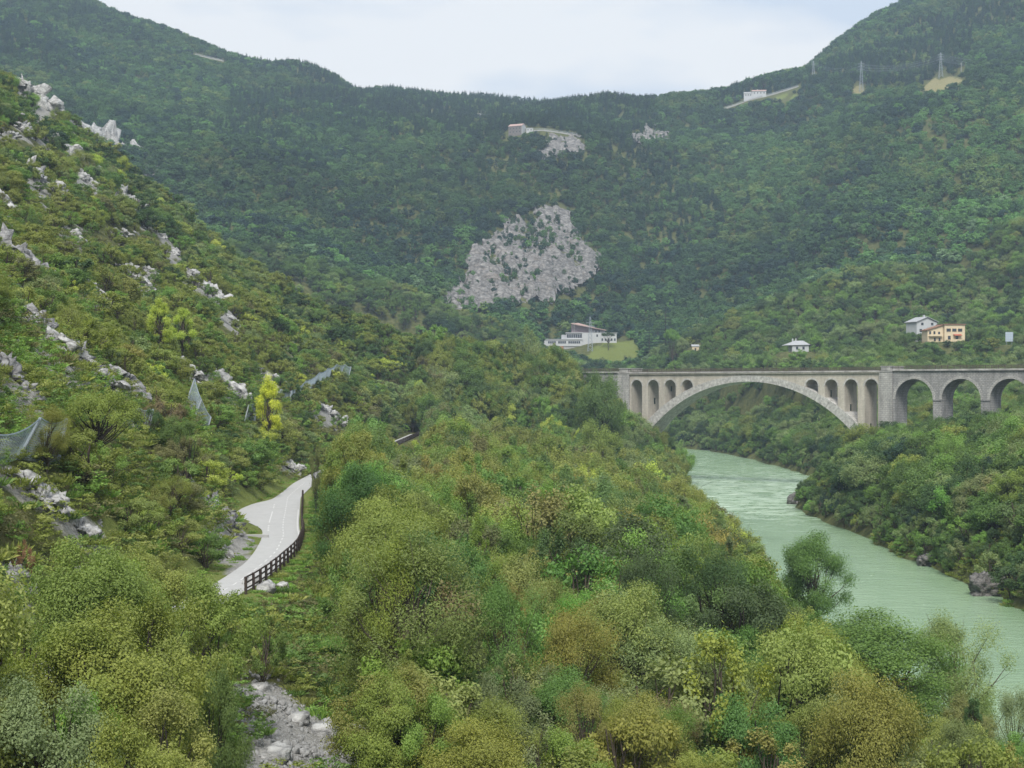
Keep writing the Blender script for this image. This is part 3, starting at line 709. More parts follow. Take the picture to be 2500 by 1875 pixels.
def gable(name, x0, x1, y0, y1, z0, z1, mat, parent, over=.4, axis='x', th=.25):
    """roof whose ridge runs along x (or along y)"""
    m_ = MB()
    if axis == 'x':
        ym = (y0+y1)/2
        for s, ya in ((-1, y0-over), (1, y1+over)):
            m_.add([(x0-over, ya, z0-.15), (x1+over, ya, z0-.15), (x1+over, ym, z1), (x0-over, ym, z1), (x0-over, ya, z0-.15+th), (x1+over, ya, z0-.15+th), (x1+over, ym, z1+th), (x0-over, ym, z1+th)],
                   [(0, 1, 2, 3), (4, 5, 6, 7), (0, 1, 5, 4), (1, 2, 6, 5), (3, 0, 4, 7)])
    else:
        xm = (x0+x1)/2
        for s, xa in ((-1, x0-over), (1, x1+over)):
            m_.add([(xa, y0-over, z0-.15), (xa, y1+over, z0-.15), (xm, y1+over, z1), (xm, y0-over, z1), (xa, y0-over, z0-.15+th), (xa, y1+over, z0-.15+th), (xm, y1+over, z1+th), (xm, y0-over, z1+th)],
                   [(0, 1, 2, 3), (4, 5, 6, 7), (0, 1, 5, 4), (1, 2, 6, 5), (3, 0, 4, 7)])
    return m_.build(name, M[mat], parent)

# school-like complex on the left, beyond the bridge
Y = 1050; k = Y/FPX
S = house('school_building', 1400, 857, Y, 'long white school building with window bands and a sloping pink roof beyond the bridge', cat='school'); CLEAR.append((1332, 1500, 785, 843, Y)); CLEAR.append((1375, 1420, 840, 853, Y))
def sx(px): return (px-1400)*k
def sz(py): return (857-py)*k
MB().box(sx(1328), sx(1421), 0, 10, sz(845), sz(829)).box(sx(1327), sx(1422), -.5, 10.3, sz(829), sz(827.6)).build('lower_wing', M['white_wall'], S)
MB().box(sx(1376), sx(1430), .4, 10, -4, sz(845)-.01).build('plinth', M['concrete'], S)
MB().box(sx(1333), sx(1375.5), .1, 9, -5, sz(845)-.01).build('brick_basement', M['orange_wall'], S)
MB().box(sx(1346), sx(1356), .02, .098, sz(853), sz(850)).build('basement_window', M['glass'], S)
for j in range(16):
    if j not in (4, 9): window(S, sx(1340)+j*1.3, sz(838.5), 1.0, 1.5, 0, 'grey_wall')
MB().box(sx(1383), sx(1421), 1.6, 10, sz(827.6)+.01, sz(813)).box(sx(1381), sx(1423), 1.1, 10.3, sz(813), sz(811.5)).build('upper_floor', M['white_wall'], S)
for j in range(7): window(S, sx(1386.5)+j*1.4, sz(824.5), 1.15, 2.3, 1.6, 'grey_wall')
MB().box(sx(1421.2), sx(1468), .8, 11, -2, sz(812)).build('white_block', M['white_wall'], S)
MB().box(sx(1371), sx(1383)-.02, 2, 8, sz(827.6)+.01, sz(817)).build('rooftop_room', M['grey_wall'], S)
h = MB().add([(sx(1397), 6, sz(811.5)+.01), (sx(1478), 6, sz(811.9)), (sx(1478), 6, sz(807)), (sx(1397), 6, sz(791.5)), (sx(1397), 19, sz(811.5)+.01), (sx(1478), 19, sz(811.9)), (sx(1478), 19, sz(807)), (sx(1397), 19, sz(791.5))],
             [(0, 1, 2, 3), (4, 7, 6, 5), (0, 3, 7, 4), (1, 5, 6, 2), (3, 2, 6, 7), (0, 4, 5, 1)]).build('hall', M['mauve_wall'], S)
MB().add([(sx(1394), 2.2, sz(791.5)+.25), (sx(1481), 2.2, sz(807)+.05), (sx(1481), 21, sz(807)+.45), (sx(1416), 21, sz(789.5)+.6), (sx(1394), 2.2, sz(791.5)+.7), (sx(1481), 2.2, sz(807)+.5), (sx(1481), 21, sz(807)+.9), (sx(1416), 21, sz(789.5)+1.1)],
         [(0, 1, 2, 3), (4, 5, 6, 7), (0, 1, 5, 4), (1, 2, 6, 5), (2, 3, 7, 6), (3, 0, 4, 7)]).build('roof', M['roof_red'], S)
MB().box(sx(1440), sx(1478), 5.5, 5.95, sz(811.9)-1, sz(806)).build('hall_front', M['white_wall'], S)
for p in (1456, 1464): window(S, sx(p), sz(811), .9, 1.2, 5.5, 'white_wall')
MB().box(sx(1468.2), sx(1506), 2, 11, -1.5, sz(813)).box(sx(1466), sx(1508), 1.5, 11.4, sz(813), sz(812)).build('right_wing', M['white_wall'], S)
for j in range(5): window(S, sx(1471)+j*2, sz(832), 1., 1.6, 2)
window(S, sx(1458), sz(822), 1, 1.5, .8)
MB().bar((sx(1402), 1.2, sz(812)), (sx(1402), 1.2, sz(786)), .16, 6).build('chimney_pipe', M['concrete'], S)

Y = 770; k = Y/FPX
Hs = house('white_house', 2250, 826, Y, 'white two-storey house with a gable roof on the right hillside', .35); CLEAR.append((2218, 2284, 776, 808, Y))
MB().box(-5.6, 5.6, -4.4, 4.4, -4, 7.4).prism([(-5.6, 7.4), (5.6, 7.4), (0, 9.6)], -4.38, 4.38).build('wall', M['white_wall'], Hs)
r = gable('roof', -5.6, 5.6, -4.4, 4.4, 7.5, 9.8, 'roof_grey', Hs, .6, 'y')
MB().box(.5, 1.3, -1, -.2, 9, 10.9).build('chimney', M['white_wall'], r)
for x in (-2.6, 2.8): window(Hs, x, 6.0, 1.3, 1.2, -4.4)
for x in (-3.4, -1.2, 2.9): window(Hs, x, 2.5, 1.4, 1.7, -4.4)
MB().box(-5.7, 5.7, -6, -4.42, 1.6, 1.8).box(-5.7, 5.7, -6, -5.9, 1.8, 2.7).build('balcony', M['white_wall'], Hs)

Y = 740; k = Y/FPX
Hc = house('cream_house', 2330, 834, Y, 'cream house with three dark upper windows, a balcony and red awning', .12); CLEAR.append((2270, 2358, 790, 828, Y))
MB().box(-4.6, 5.0, 0, 9, -3, 7.6).build('wall', M['cream_wall'], Hc)
MB().add([(-12, 1.5, -3), (-4.65, 1.5, -3), (-4.65, 1.5, 7.4), (-12, 1.5, 5.0), (-12, 8.6, -3), (-4.65, 8.6, -3), (-4.65, 8.6, 7.4), (-12, 8.6, 5.0)], [(0, 1, 2, 3), (4, 7, 6, 5), (0, 3, 7, 4), (1, 5, 6, 2), (3, 2, 6, 7)]).build('side_wing', M['cream_wall'], Hc)
MB().box(-5, 5.4, -.4, 9.4, 7.62, 8.0).build('roof', M['roof_tile'], Hc)
MB().add([(-12.5, .9, 5.0), (-4.7, .9, 7.5), (-4.7, 9.2, 7.5), (-12.5, 9.2, 5.0), (-12.5, .9, 5.25), (-4.7, .9, 7.75), (-4.7, 9.2, 7.75), (-12.5, 9.2, 5.25)], [(0, 1, 2, 3), (4, 5, 6, 7), (0, 1, 5, 4), (1, 2, 6, 5), (2, 3, 7, 6), (3, 0, 4, 7)]).build('wing_roof', M['roof_tile'], Hc)
for x in (-2.7, 0, 2.7): window(Hc, x, 4.5, 2.0, 1.4, 0, 'cream_wall')
for x in (-2.4, 1.2): window(Hc, x, .9, 1.3, 1.7, 0, 'cream_wall')
for x, z in ((-10.8, 3.2), (-8.8, 3.2), (-6.6, 3.0), (-8.6, .2), (-6.4, .2)): window(Hc, x, z, .9, 1.5, 1.5, 'cream_wall')
MB().box(-1.6, 3.6, -1.5, -.02, 0, .15).box(-1.6, 3.6, -1.5, -1.4, .15, 1.0).build('balcony', M['cream_wall'], Hc)
MB().add([(-.6, -.02, 3.4), (3.2, -.02, 3.4), (3.2, -1.7, 2.7), (-.6, -1.7, 2.7)], [(0, 1, 2, 3)]).build('awning', M['awning'], Hc)
MB().box(-11.5, -5.4, .3, 1.48, 2.4, 2.55).box(-11.5, -5.4, .3, .38, 2.55, 3.3).build('terrace', M['cream_wall'], Hc)

Y = 800; k = Y/FPX
Hw = house('white_bungalow', 1950, 858, Y, 'small white house with a hipped grey roof among trees', .1); CLEAR.append((1916, 1970, 828, 848, Y))
MB().box(-4.2, 4.0, -3.5, 3.5, -4, 3.2).build('wall', M['white_wall'], Hw)
r = MB().add([(-7.6, -4.2, 2.9), (4.7, -4.2, 3.2), (4.7, 4.2, 3.2), (-7.6, 4.2, 2.9), (-2.2, 0, 5.2), (2.2, 0, 5.3)], [(0, 1, 5, 4), (1, 2, 5), (2, 3, 4, 5), (3, 0, 4), (0, 3, 2, 1)]).build('roof', M['roof_grey'], Hw)
MB().box(-3.4, -2.8, -.4, .2, 4.2, 6.2).box(-1.5, -1., .5, 1, 4.8, 6.4).build('chimney', M['white_wall'], r)
window(Hw, -1.8, .9, 1.1, 1.4, -3.5); window(Hw, 1.4, .9, 1.1, 1.4, -3.5)

Hd = house('shed', 1697, 858, 950, 'tiny yellowish shed with a grey roof beyond the bridge', 0, 'shed'); CLEAR.append((1687, 1707, 840, 851, 950))
MB().box(-2, 2, -2, 2, -2, 2.8).build('wall', M['cream_wall'], Hd); gable('roof', -2, 2, -2, 2, 2.9, 3.8, 'roof_grey', Hd, .3)
MB().box(-.5, .5, -2.06, -2.01, 0, 1.9).build('door', M['timber'], Hd)

Y = 700; k = Y/FPX
G = house('road_sign', 2464, 842, Y, 'pale blue-grey sign panel on posts above the right-hand trees', -.1, 'sign'); CLEAR.append((2453, 2475, 808, 830, Y))
MB().box(-1.6, 1.6, -.05, .05, 1.4, 5.5).build('panel', M['sign_blue'], G)
for x in (-1.1, 1.1): MB().bar((x, .15, -8), (x, .15, 5.4), .09, 6).build('post', M['steel'], G)
mb = MB()
for j in range(5): mb.box(-1.6, 1.6, -.09, -.052, 1.45+j, 1.52+j)
for x in (-1.55, -.5, .5, 1.5): mb.box(x-.03, x+.03, -.085, -.051, 1.4, 5.5)
mb.build('panel_frame', M['steel'], G)

Y = 1480; k = Y/FPX
Hr = house('ridge_house', 1262, 313, Y, 'old grey stone house with pale gable on the wooded saddle', -.45); clear_far(1242, 1288, 24, Y)
MB().box(-6.6, 6.6, -4, 4, -5, 6.4).build('front_wall', M['dark_stone'], Hr)
MB().prism([(-4.05, -5), (4.05, -5), (4.05, 6.4), (0, 8.6), (-4.05, 6.4)], 0, .35).build('gable_wall', M['white_wall'], Hr).rotation_euler = (0, 0, math.radians(90))
Hr.children[-1].location = (6.99, 0, 0)
gable('roof', -6.6, 6.9, -4, 4, 6.5, 8.7, 'roof_red', Hr, .3)
for x in (-4.6, -1.5, 1.5, 4.6):
    for z in (.6, 3.7): window(Hr, x, z, .9, 1.4, -4, 'concrete')
K = house('roadside_hut', 1293, 311, Y-2, 'tiny white hut at the start of the saddle road', 0, 'hut'); clear_far(1284, 1302, 10, Y-2)
MB().box(-3, 3, -2, 2, -3, 2.6).box(-3.2, 3.2, -2.2, 2.2, 2.62, 2.9).build('wall', M['white_wall'], K); window(K, -1.5, .6, .8, 1.2, -2); window(K, 1.3, .6, .8, 1.2, -2)

def wall_road(name, label, pts, Y, h=1.6, group=None):
    P = [spot(px, py, Y+(k*3)) for k, (px, py) in enumerate(pts)]; P = [(a, b, gz(a, b)+h*.8) for a, b, c in P]
    b = empty(name, P[0]); tag(b, label, 'wall', group); o = Vector(P[0])
    mb = MB(); rl = MB()
    for a, c in zip(P[:-1], P[1:]):
        a = Vector(a)-o; c = Vector(c)-o
        mb.add([(a.x, a.y, a.z-h), (c.x, c.y, c.z-h), (c.x, c.y, c.z), (a.x, a.y, a.z), (a.x, a.y+5, a.z-h), (c.x, c.y+5, c.z-h), (c.x, c.y+5, c.z), (a.x, a.y+5, a.z)], [(0, 1, 2, 3), (4, 7, 6, 5), (3, 2, 6, 7), (0, 3, 7, 4), (1, 5, 6, 2)])
        n = max(1, int((c-a).length/4)); 
        for j in range(n): q = a.lerp(c, j/n); rl.box(q.x-.12, q.x+.12, q.y+.1, q.y+.3, q.z, q.z+1.1)
        for hh in (.6, 1.05): rl.bar((a.x, a.y+.2, a.z+hh), (c.x, c.y+.2, c.z+hh), .1, 4)
    mb.build('retaining_wall', M['concrete'], b); rl.build('guard_rail', M['steel'], b)['kind'] = 'stuff'
    for (pa, pb) in zip(pts[:-1], pts[1:]): clear_far(pa[0], pb[0], 9, Y)
wall_road('road_wall', 'grey roadside retaining wall climbing right of the saddle house', [(1302, 307), (1330, 300), (1360, 293), (1385, 287), (1410, 280)], 1478)
wall_road('road_wall', 'pale roadside wall on the ridge below the skyline farmhouse', [(1768, 241), (1800, 236), (1838, 237), (1880, 231), (1950, 229)], 1740)
wall_road('road_wall', 'thin pale rock ledge wall high on the left mountain', [(476, 125), (500, 124), (520, 124), (545, 127)], 1890)
Y = 1752; k = Y/FPX
Hf = house('ridge_farmhouse', 1853, 237, Y, 'white farmhouse on the ridge under dark umbrella pines', -.1); clear_far(1816, 1872, 22, Y)
MB().box(-7.4, 7.4, -4, 4, -4, 6.0).build('wall', M['white_wall'], Hf); MB().box(-16, -7.45, -3, 3, -4, 4.4).build('side_wing', M['white_wall'], Hf)
r = gable('roof', -7.4, 7.4, -4, 4, 6.1, 7.8, 'roof_red', Hf, .4); gable('wing_roof', -16, -7.9, -3, 3, 4.5, 5.8, 'roof_grey', Hf, .3)
MB().box(-2, -1.2, -.4, .4, 6.6, 8.8).build('chimney', M['white_wall'], r)
for x in (-5, -1.6, 1.8, 5.2): window(Hf, x, 3.4, 1.0, 1.5, -4)
for x in (-14, -11.4, -9): window(Hf, x, 1.6, 1.0, 1.4, -3)

# ------------------------------------------------------------------ pylons and power lines
def pylon(px, pyb, pyt, Y, label, arms=3):
    x, y, z = spot(px, pyb, Y); h = (pyb-pyt)/FPX*Y
    z = gz(x, y)+.5 if Y > 1100 else z
    o = empty('lattice_pylon', (x, y, z)); tag(o, label, 'pylon', 'power line pylons'); b = h*.075; t = h*.012
    hh = h+min(max(spot(px, pyb, Y)[2]-z, -4), 6)
    for sx_ in (-1, 1):
        for sy in (-1, 1): MB().bar((sx_*b, sy*b, -2), (sx_*t, sy*t, hh), .17, 4, .09).build('leg', M['steel'], o)
    q = MB(); n = 9
    for j in range(n):
        f0, f1 = j/n, (j+1)/n; r0, r1 = b+(t-b)*f0, b+(t-b)*f1
        for s in (-1, 1):
            q.bar((-r0, s*r0, hh*f0), (r1, s*r1, hh*f1), .06, 3); q.bar((r0, s*r0, hh*f0), (-r1, s*r1, hh*f1), .06, 3)
            q.bar((s*r0, -r0, hh*f0), (s*r1, r1, hh*f1), .06, 3); q.bar((s*r0, r0, hh*f0), (s*r1, -r1, hh*f1), .06, 3)
    q.build('bracing', M['steel'], o)['kind'] = 'stuff'
    ends = []
    for j in range(arms):
        za = hh*(.72+.1*j); s = (-1) ** j; w = h*.13
        MB().bar((-w, 0, za), (w, 0, za), .11, 4).bar((0, 0, za+h*.03), (w, 0, za), .06, 4).bar((0, 0, za+h*.03), (-w, 0, za), .06, 4).build('cross_arm', M['steel'], o)
        ends += [Vector((x-w, y, z+za-.8)), Vector((x+w, y, z+za-.8))]
    return ends
E0 = pylon(1441, 858, 773, 1034, 'lattice pylon in front of the white school building', 2); CLEAR.append((1430, 1452, 775, 850, 1036))
E1 = pylon(1986, 200, 158, 1800, 'leftmost faint pylon on the right mountain skyline'); clear_far(1981, 1991, 36, 1800)
E2 = pylon(2103, 212, 149, 1640, 'tall pylon on the right mountain, second from left'); clear_far(2096, 2110, 55, 1640)
E3 = pylon(2297, 192, 128, 1600, 'pylon beside the tan meadow on the right mountain'); clear_far(2290, 2304, 56, 1600)
x, y, z = spot(2347, 190, 1590); z = gz(x, y); o = MB().bar((0, 0, -3), (0, 0, 9.8), .36, 8, .28).bar((-1.2, 0, 8.9), (1.2, 0, 8.9), .12, 4).build('utility_pole', M['concrete']); o.location = (x, y, z)
tag(o, 'thick pale concrete pole on the tan meadow', 'pole'); clear_far(2341, 2353, 24, 1590)
E5 = [Vector(spot(2700, py, 1560)) for py in (190, 190, 172, 172, 154, 154)]
def wire(a, b, sag, label):
    pts = [a.lerp(b, k/14)-Vector((0, 0, sag*4*(k/14)*(1-k/14))) for k in range(15)]
    o = MB().tube([p-a for p in pts], .05, 3).build('power_line', M['steel']); o.location = a; tag(o, label, 'cable', 'power lines between the pylons')
for A, B, nme in ((E1, E2, 'left pair of mountain pylons'), (E2, E3, 'two tall mountain pylons'), (E3, E5, 'meadow pylon and the right picture edge')):
    for j, (a, b) in enumerate(zip(A, B)): wire(a, b, 4+.3*j, ('lowest left', 'lowest right', 'middle left', 'middle right', 'top left', 'top right')[j]+' power line between the '+nme)

# ------------------------------------------------------------------ rocks
def ico(sub):
    bm = bmesh.new(); bmesh.ops.create_icosphere(bm, subdivisions=sub, radius=1)
    v = np.array([p.co[:] for p in bm.verts]); f = np.array([[q.index for q in p.verts] for p in bm.faces]); bm.free(); return v, f
ICO = {k: ico(k) for k in (2, 3, 4, 5)}
def crag_mesh(name, w, h, d, tilt, seed, mat, sub=4, steps=1.):
    """a craggy lump w wide, h high, d deep, its long axis leaning by tilt in the x,z plane"""
    v, f = ICO[sub]; v = v.copy()
    p = np.sign(v)*np.abs(v)**.8
    sc = np.array([w/2, d/2, h/2])
    p = p*sc
    s = max(.6, (w*h)**.5)
    c, s_ = math.cos(.5), math.sin(.5)
    bed = np.stack([p[:, 0]*c+p[:, 2]*s_, p[:, 1], -p[:, 0]*s_+p[:, 2]*c], 1)
    d1, d2, idn = worley3(bed/(s*.26)*np.array([1, 1, 1.6])+seed*3.1, seed)
    e1, e2, idm = worley3(bed/(s*.11)*np.array([1, 1, 1.5])+seed*1.7, seed+5)
    disp = .42*(idn-.5)+.16*(idm-.5)+.3*fbm3(p/(s*.35), 4, seed)-.16*np.exp(-((d2-d1)/.12)**2)
    nn = v/np.linalg.norm(v, axis=1)[:, None]
    p = p + nn*(disp*min(w, h, d*1.4)*.42*steps)[:, None]
    p += .12*np.stack([fbm3(p/(s*.06), 2, seed+k) for k in range(3)], 1)*min(1, s*.12)
    ct, st = math.cos(tilt), math.sin(tilt)
    p = np.stack([p[:, 0]*ct-p[:, 2]*st, p[:, 1], p[:, 0]*st+p[:, 2]*ct], 1)
    return np_mesh(name, p, f, mat)
ROCKBOX = []
def crag_cluster(name, w, h, tilt, seed, mat):
    """a band of angular blocks that share one bedding direction"""
    g = np.random.default_rng(seed); V = []; F = []; nb = 0
    n = int(np.clip(10+w/max(h, .5)*5, 12, 26)); ct, st = math.cos(tilt), math.sin(tilt); v0, f0 = ICO[3]
    dip = g.uniform(.35, .75)
    for k in range(n):
        u = (k+.5)/n*2-1+g.normal(0, .12); q = g.uniform(-.6, .6)
        big = (1-.45*abs(u))*g.uniform(.5, 1.1)
        d = np.array([h*g.uniform(.7, 1.5), h*g.uniform(.5, 1.0), h*g.uniform(.22, .6)])*.5*big
        p = v0*d
        # cut by random planes: facets and sharp arrises
        for _ in range(16):
            nn = norm(g.normal(size=3)); lim = np.abs(nn*d).sum()*g.uniform(.26, .6); e = np.maximum(p@nn-lim, 0); p = p-e[:, None]*nn
        sz = d.mean()
        e1, e2, idm = worley3(p/(sz*.5)*np.array([1, 1, 2.2])+seed+k, seed+k)
        p = p+norm(v0)*((idm-.5)*.4*sz-.2*sz*np.exp(-((e2-e1)/.1)**2))[:, None]+.05*sz*np.stack([fbm3(p/(sz*.2), 2, seed+k+j) for j in range(3)], 1)
        c, s_ = math.cos(dip+g.normal(0, .12)), math.sin(dip)
        p = np.stack([p[:, 0]*c+p[:, 2]*s_, p[:, 1], -p[:, 0]*s_+p[:, 2]*c], 1)
        a, b = u*w*.46, q*h*.55
        p = p+np.array([a*ct-b*st, g.uniform(-.2, .35)*h, a*st+b*ct]); V.append(p); F.append(f0+nb); nb += len(p)
    v1, f1 = ICO[4]
    for a0, ww, hh in ((-.16*w, .72*w, .8*h), (.2*w, .62*w, .62*h)):
        p = v1*np.array([ww/2, h*.34, hh/2])
        for _ in range(22):
            nn = norm(g.normal(size=3)); lim = np.abs(nn*np.array([ww/2, h*.34, hh/2])).sum()*g.uniform(.36, .62); e = np.maximum(p@nn-lim, 0); p = p-e[:, None]*nn*.95
        e1, e2, idm = worley3(p/(h*.2)*np.array([1, 1, 1.9])+seed, seed+31); e3, e4, idk = worley3(p/(h*.08)+seed, seed+37)
        p = p+norm(v1)*(((idm-.5)*.42+(idk-.5)*.16)*h-.2*h*np.exp(-((e2-e1)/.12)**2))[:, None]
        p = np.stack([(p[:, 0]+a0)*ct-p[:, 2]*st, p[:, 1]+.1*h, (p[:, 0]+a0)*st+p[:, 2]*ct], 1); V.append(p); F.append(f1+nb); nb += len(p)
    return np_mesh(name, np.concatenate(V), np.concatenate(F), mat)
for i, (x0, y0, x1, y1, md, mt, lb) in enumerate(ROCKS):
    px, py = (x0+x1)/2, (y0+y1)/2
    x, y, z = hit(px, py); s = y/FPX
    kx = 1.22 if y1 < 620 else 1.2; w, h = (x1-x0)*s*kx, (y1-y0)*s*kx
    if md == 'diag': me = crag_cluster('rock_outcrop', math.hypot(w, h)*1.25, min(w, h)*.95, -math.atan2(h, w)*.9, i+1, M[mt])
    elif w > h: me = crag_cluster('rock_outcrop', w, h*.95, 0, i+1, M[mt])
    else: me = crag_cluster('rock_outcrop', h, w*.8, -1.35, i+1, M[mt])
    o = link('rock_outcrop', me, None, (x-.1*min(w, h), y+.25*min(w, h), z-.05*h)); o.rotation_euler = (0, 0, random.uniform(-.15, .15))
    tag(o, lb, 'rock', 'limestone outcrops of the left slope'); ROCKBOX.append((x0, y0, x1, y1, y))
# river-side rocks
for i, (px, py, w, h, lb) in enumerate([(1950, 1222, 7, 4.5, 'brown-grey rock spit jutting into the river below the bridge'), (1968, 1195, 5, 4.5, 'dark boulder behind the rock spit in the river'),
                                        (2255, 1370, 3.2, 2.6, 'grey bank rock under the far bank trees'), (2400, 1440, 4.6, 4.6, 'tall brown bank rock at the right water edge')]):
    Y = (CAM_Z-1)*FPX/(py-HOR); x = (px-1250)/FPX*Y
    o = link('river_rock', crag_mesh('river_rock', w, h, w*.9, .1, 80+i, M['river_stone'], 4, 1.7), None, (x+1, Y+2, .8)); tag(o, lb, 'rock', 'rocks at the far water edge')
# the bare cliff faces of the far hillside: sheets of broken rock following the slope
def face(label, poly, lo, hi, st, amp, seed, mat='cliff_stone'):
    xs = [p[0] for p in poly]; ysr = [p[1] for p in poly]
    yy = np.arange(lo, hi, st*1.1); pts = []
    X = np.arange((min(xs)-1270)/FPX*hi if min(xs) < 1250 else (min(xs)-1270)/FPX*lo, (max(xs)-1230)/FPX*hi, st)
    A, B = np.meshgrid(X, yy); Z = ground(A, B); P, Q = px_of(A, B, Z)
    jx = 17*fbm2(A/13, B/13, 4, seed); jy = 22*fbm2(A/13, B/13, 4, seed+9)
    ins = poly_in(P+jx, Q+jy, poly)
    p3 = np.stack([A, B, Z], -1).reshape(-1, 3)
    d1, d2, idn = worley3(p3/np.array([9., 13., 5.])+seed, seed); e1, e2, idm = worley3(p3/np.array([3.6, 5, 2.4])+seed, seed+3)
    rdg = 1-np.abs(fbm2((A+B*.35)/17, B/60, 4, seed+2))
    H = amp*((idn-.35)*1.3+(idm-.5)*.8).reshape(A.shape)+amp*2.2*(rdg**2-.5)+1.2
    jit = .35*st
    V = np.stack([A+rng.uniform(-jit, jit, A.shape), B+rng.uniform(-jit, jit, A.shape), Z+np.maximum(H, -.3)+.3], -1)
    ii = np.arange(A.size).reshape(A.shape); q = np.stack([ii[:-1, :-1], ii[:-1, 1:], ii[1:, 1:], ii[1:, :-1]], -1).reshape(-1, 4)
    keep = (ins[:-1, :-1] & ins[:-1, 1:] & ins[1:, 1:] & ins[1:, :-1]).ravel(); q = q[keep]
    u, inv = np.unique(q, return_inverse=True)
    o = link('cliff_face', np_mesh('cliff_face', V.reshape(-1, 3)[u], inv.reshape(-1, 4), M[mat])); tag(o, label, 'cliff', 'bare rock faces of the far hillside')
face('large grey triangular rock face on the far hillside in the middle', CLIFF, 930, 1320, 1.9, 3.4, 3)
face('pale rock face below the saddle road, upper middle', CLIFF2, 1290, 1560, 2.4, 2.4, 5)
face('small pale crags in the wood right of the saddle road', CLIFF3, 1400, 1800, 2.4, 3, 7)
face('small pinkish rock scar left of the saddle house', CLIFF4, 1500, 1850, 2.4, 2, 11)

# ------------------------------------------------------------------ rockfall barriers
NETBOX = []
def barrier(label, posts, sag=.5):
    """posts: (base px, base py, top px, top py)"""
    B = []
    for a, b, c, d in posts:
        x, y, z = hit(a, b); s = y/FPX; B.append((Vector((x, y, z)), Vector((x+(c-a)*s, y+.4, z-(d-b)*s))))
    ym = sorted(p[0].y for p in B)[len(B)//2]
    B2 = []
    for (a, b, c, d), (p, q) in zip(posts, B):           # keep one barrier in one line along the slope
        y = min(max(p.y, ym-6*len(posts)), ym+6*len(posts)); x = (a-1250)/FPX*y; z = CAM_Z-(b-HOR)/FPX*y; s = y/FPX
        B2.append((Vector((x, y, z)), Vector((x+(c-a)*s, y+.3, z-(d-b)*s))))
    for (a, b, c, d), (e, f, g_, h_) in zip(posts[:-1], posts[1:]): NETBOX.append((min(a, c)-2, min(d, h_), max(e, g_)+2, max(b, f)-6, min(q[0].y for q in B2)))
    o0 = B2[0][0]; e = empty('rockfall_barrier', o0); tag(e, label, 'rockfall net', 'rockfall barriers on the slope')
    for p, q in B2:
        d = (q-p); MB().bar(p-o0-d*.15, q-o0, .1, 6).build('post', M['steel'], e)
    for (p0, q0), (p1, q1) in zip(B2[:-1], B2[1:]):
        W_ = max((p1-p0).length, (q1-q0).length); H_ = max((q0-p0).length, (q1-p1).length); mb = MB()
        def pt(u, v): 
            p = p0.lerp(p1, u); q = q0.lerp(q1, u); r = p.lerp(q, v); sg = sag*4*u*(1-u)
            return r+Vector((sg*.5*math.sin(math.pi*v), -sg*.8*math.sin(math.pi*v), -sg*v))-o0
        gs = max(.16, o0.y/1150); wr = gs*.072; nu, nv = max(4, int(W_/gs)), max(4, int(H_/gs))
        for i in range(nu+1): mb.tube([pt(i/nu, j/6) for j in range(7)], wr, 3)
        for j in range(nv+1): mb.tube([pt(i/8, j/nv) for i in range(9)], wr if j < nv else .05, 3)
        mb.build('net', M['net_wire'], e)
barrier('nearest rockfall net with one leaning post at the left picture edge', [(-30, 1150, -10, 1062), (43, 1124, 96, 1020), (140, 1142, 160, 1022)], .35)
barrier('small rockfall net with close-set posts above the oak', [(300, 1045, 306, 1008), (322, 1052, 338, 996), (343, 1056, 364, 999), (358, 1074, 372, 999)], .2)
barrier('pointed rockfall net falling away in the middle of the slope', [(452, 992, 474, 925), (472, 1028, 491, 976), (505, 1055, 514, 1018)], .3)
barrier('short rockfall net left of the yellow tree', [(596, 1032, 607, 988), (622, 1030, 626, 980)], .2)
barrier('long rockfall net climbing right along the slope', [(645, 1000, 650, 966), (672, 984, 686, 950), (704, 992, 712, 954), (733, 968, 746, 930), (765, 954, 780, 909), (786, 948, 800, 899), (806, 940, 822, 889), (824, 936, 842, 889), (850, 926, 857, 895)], .35)

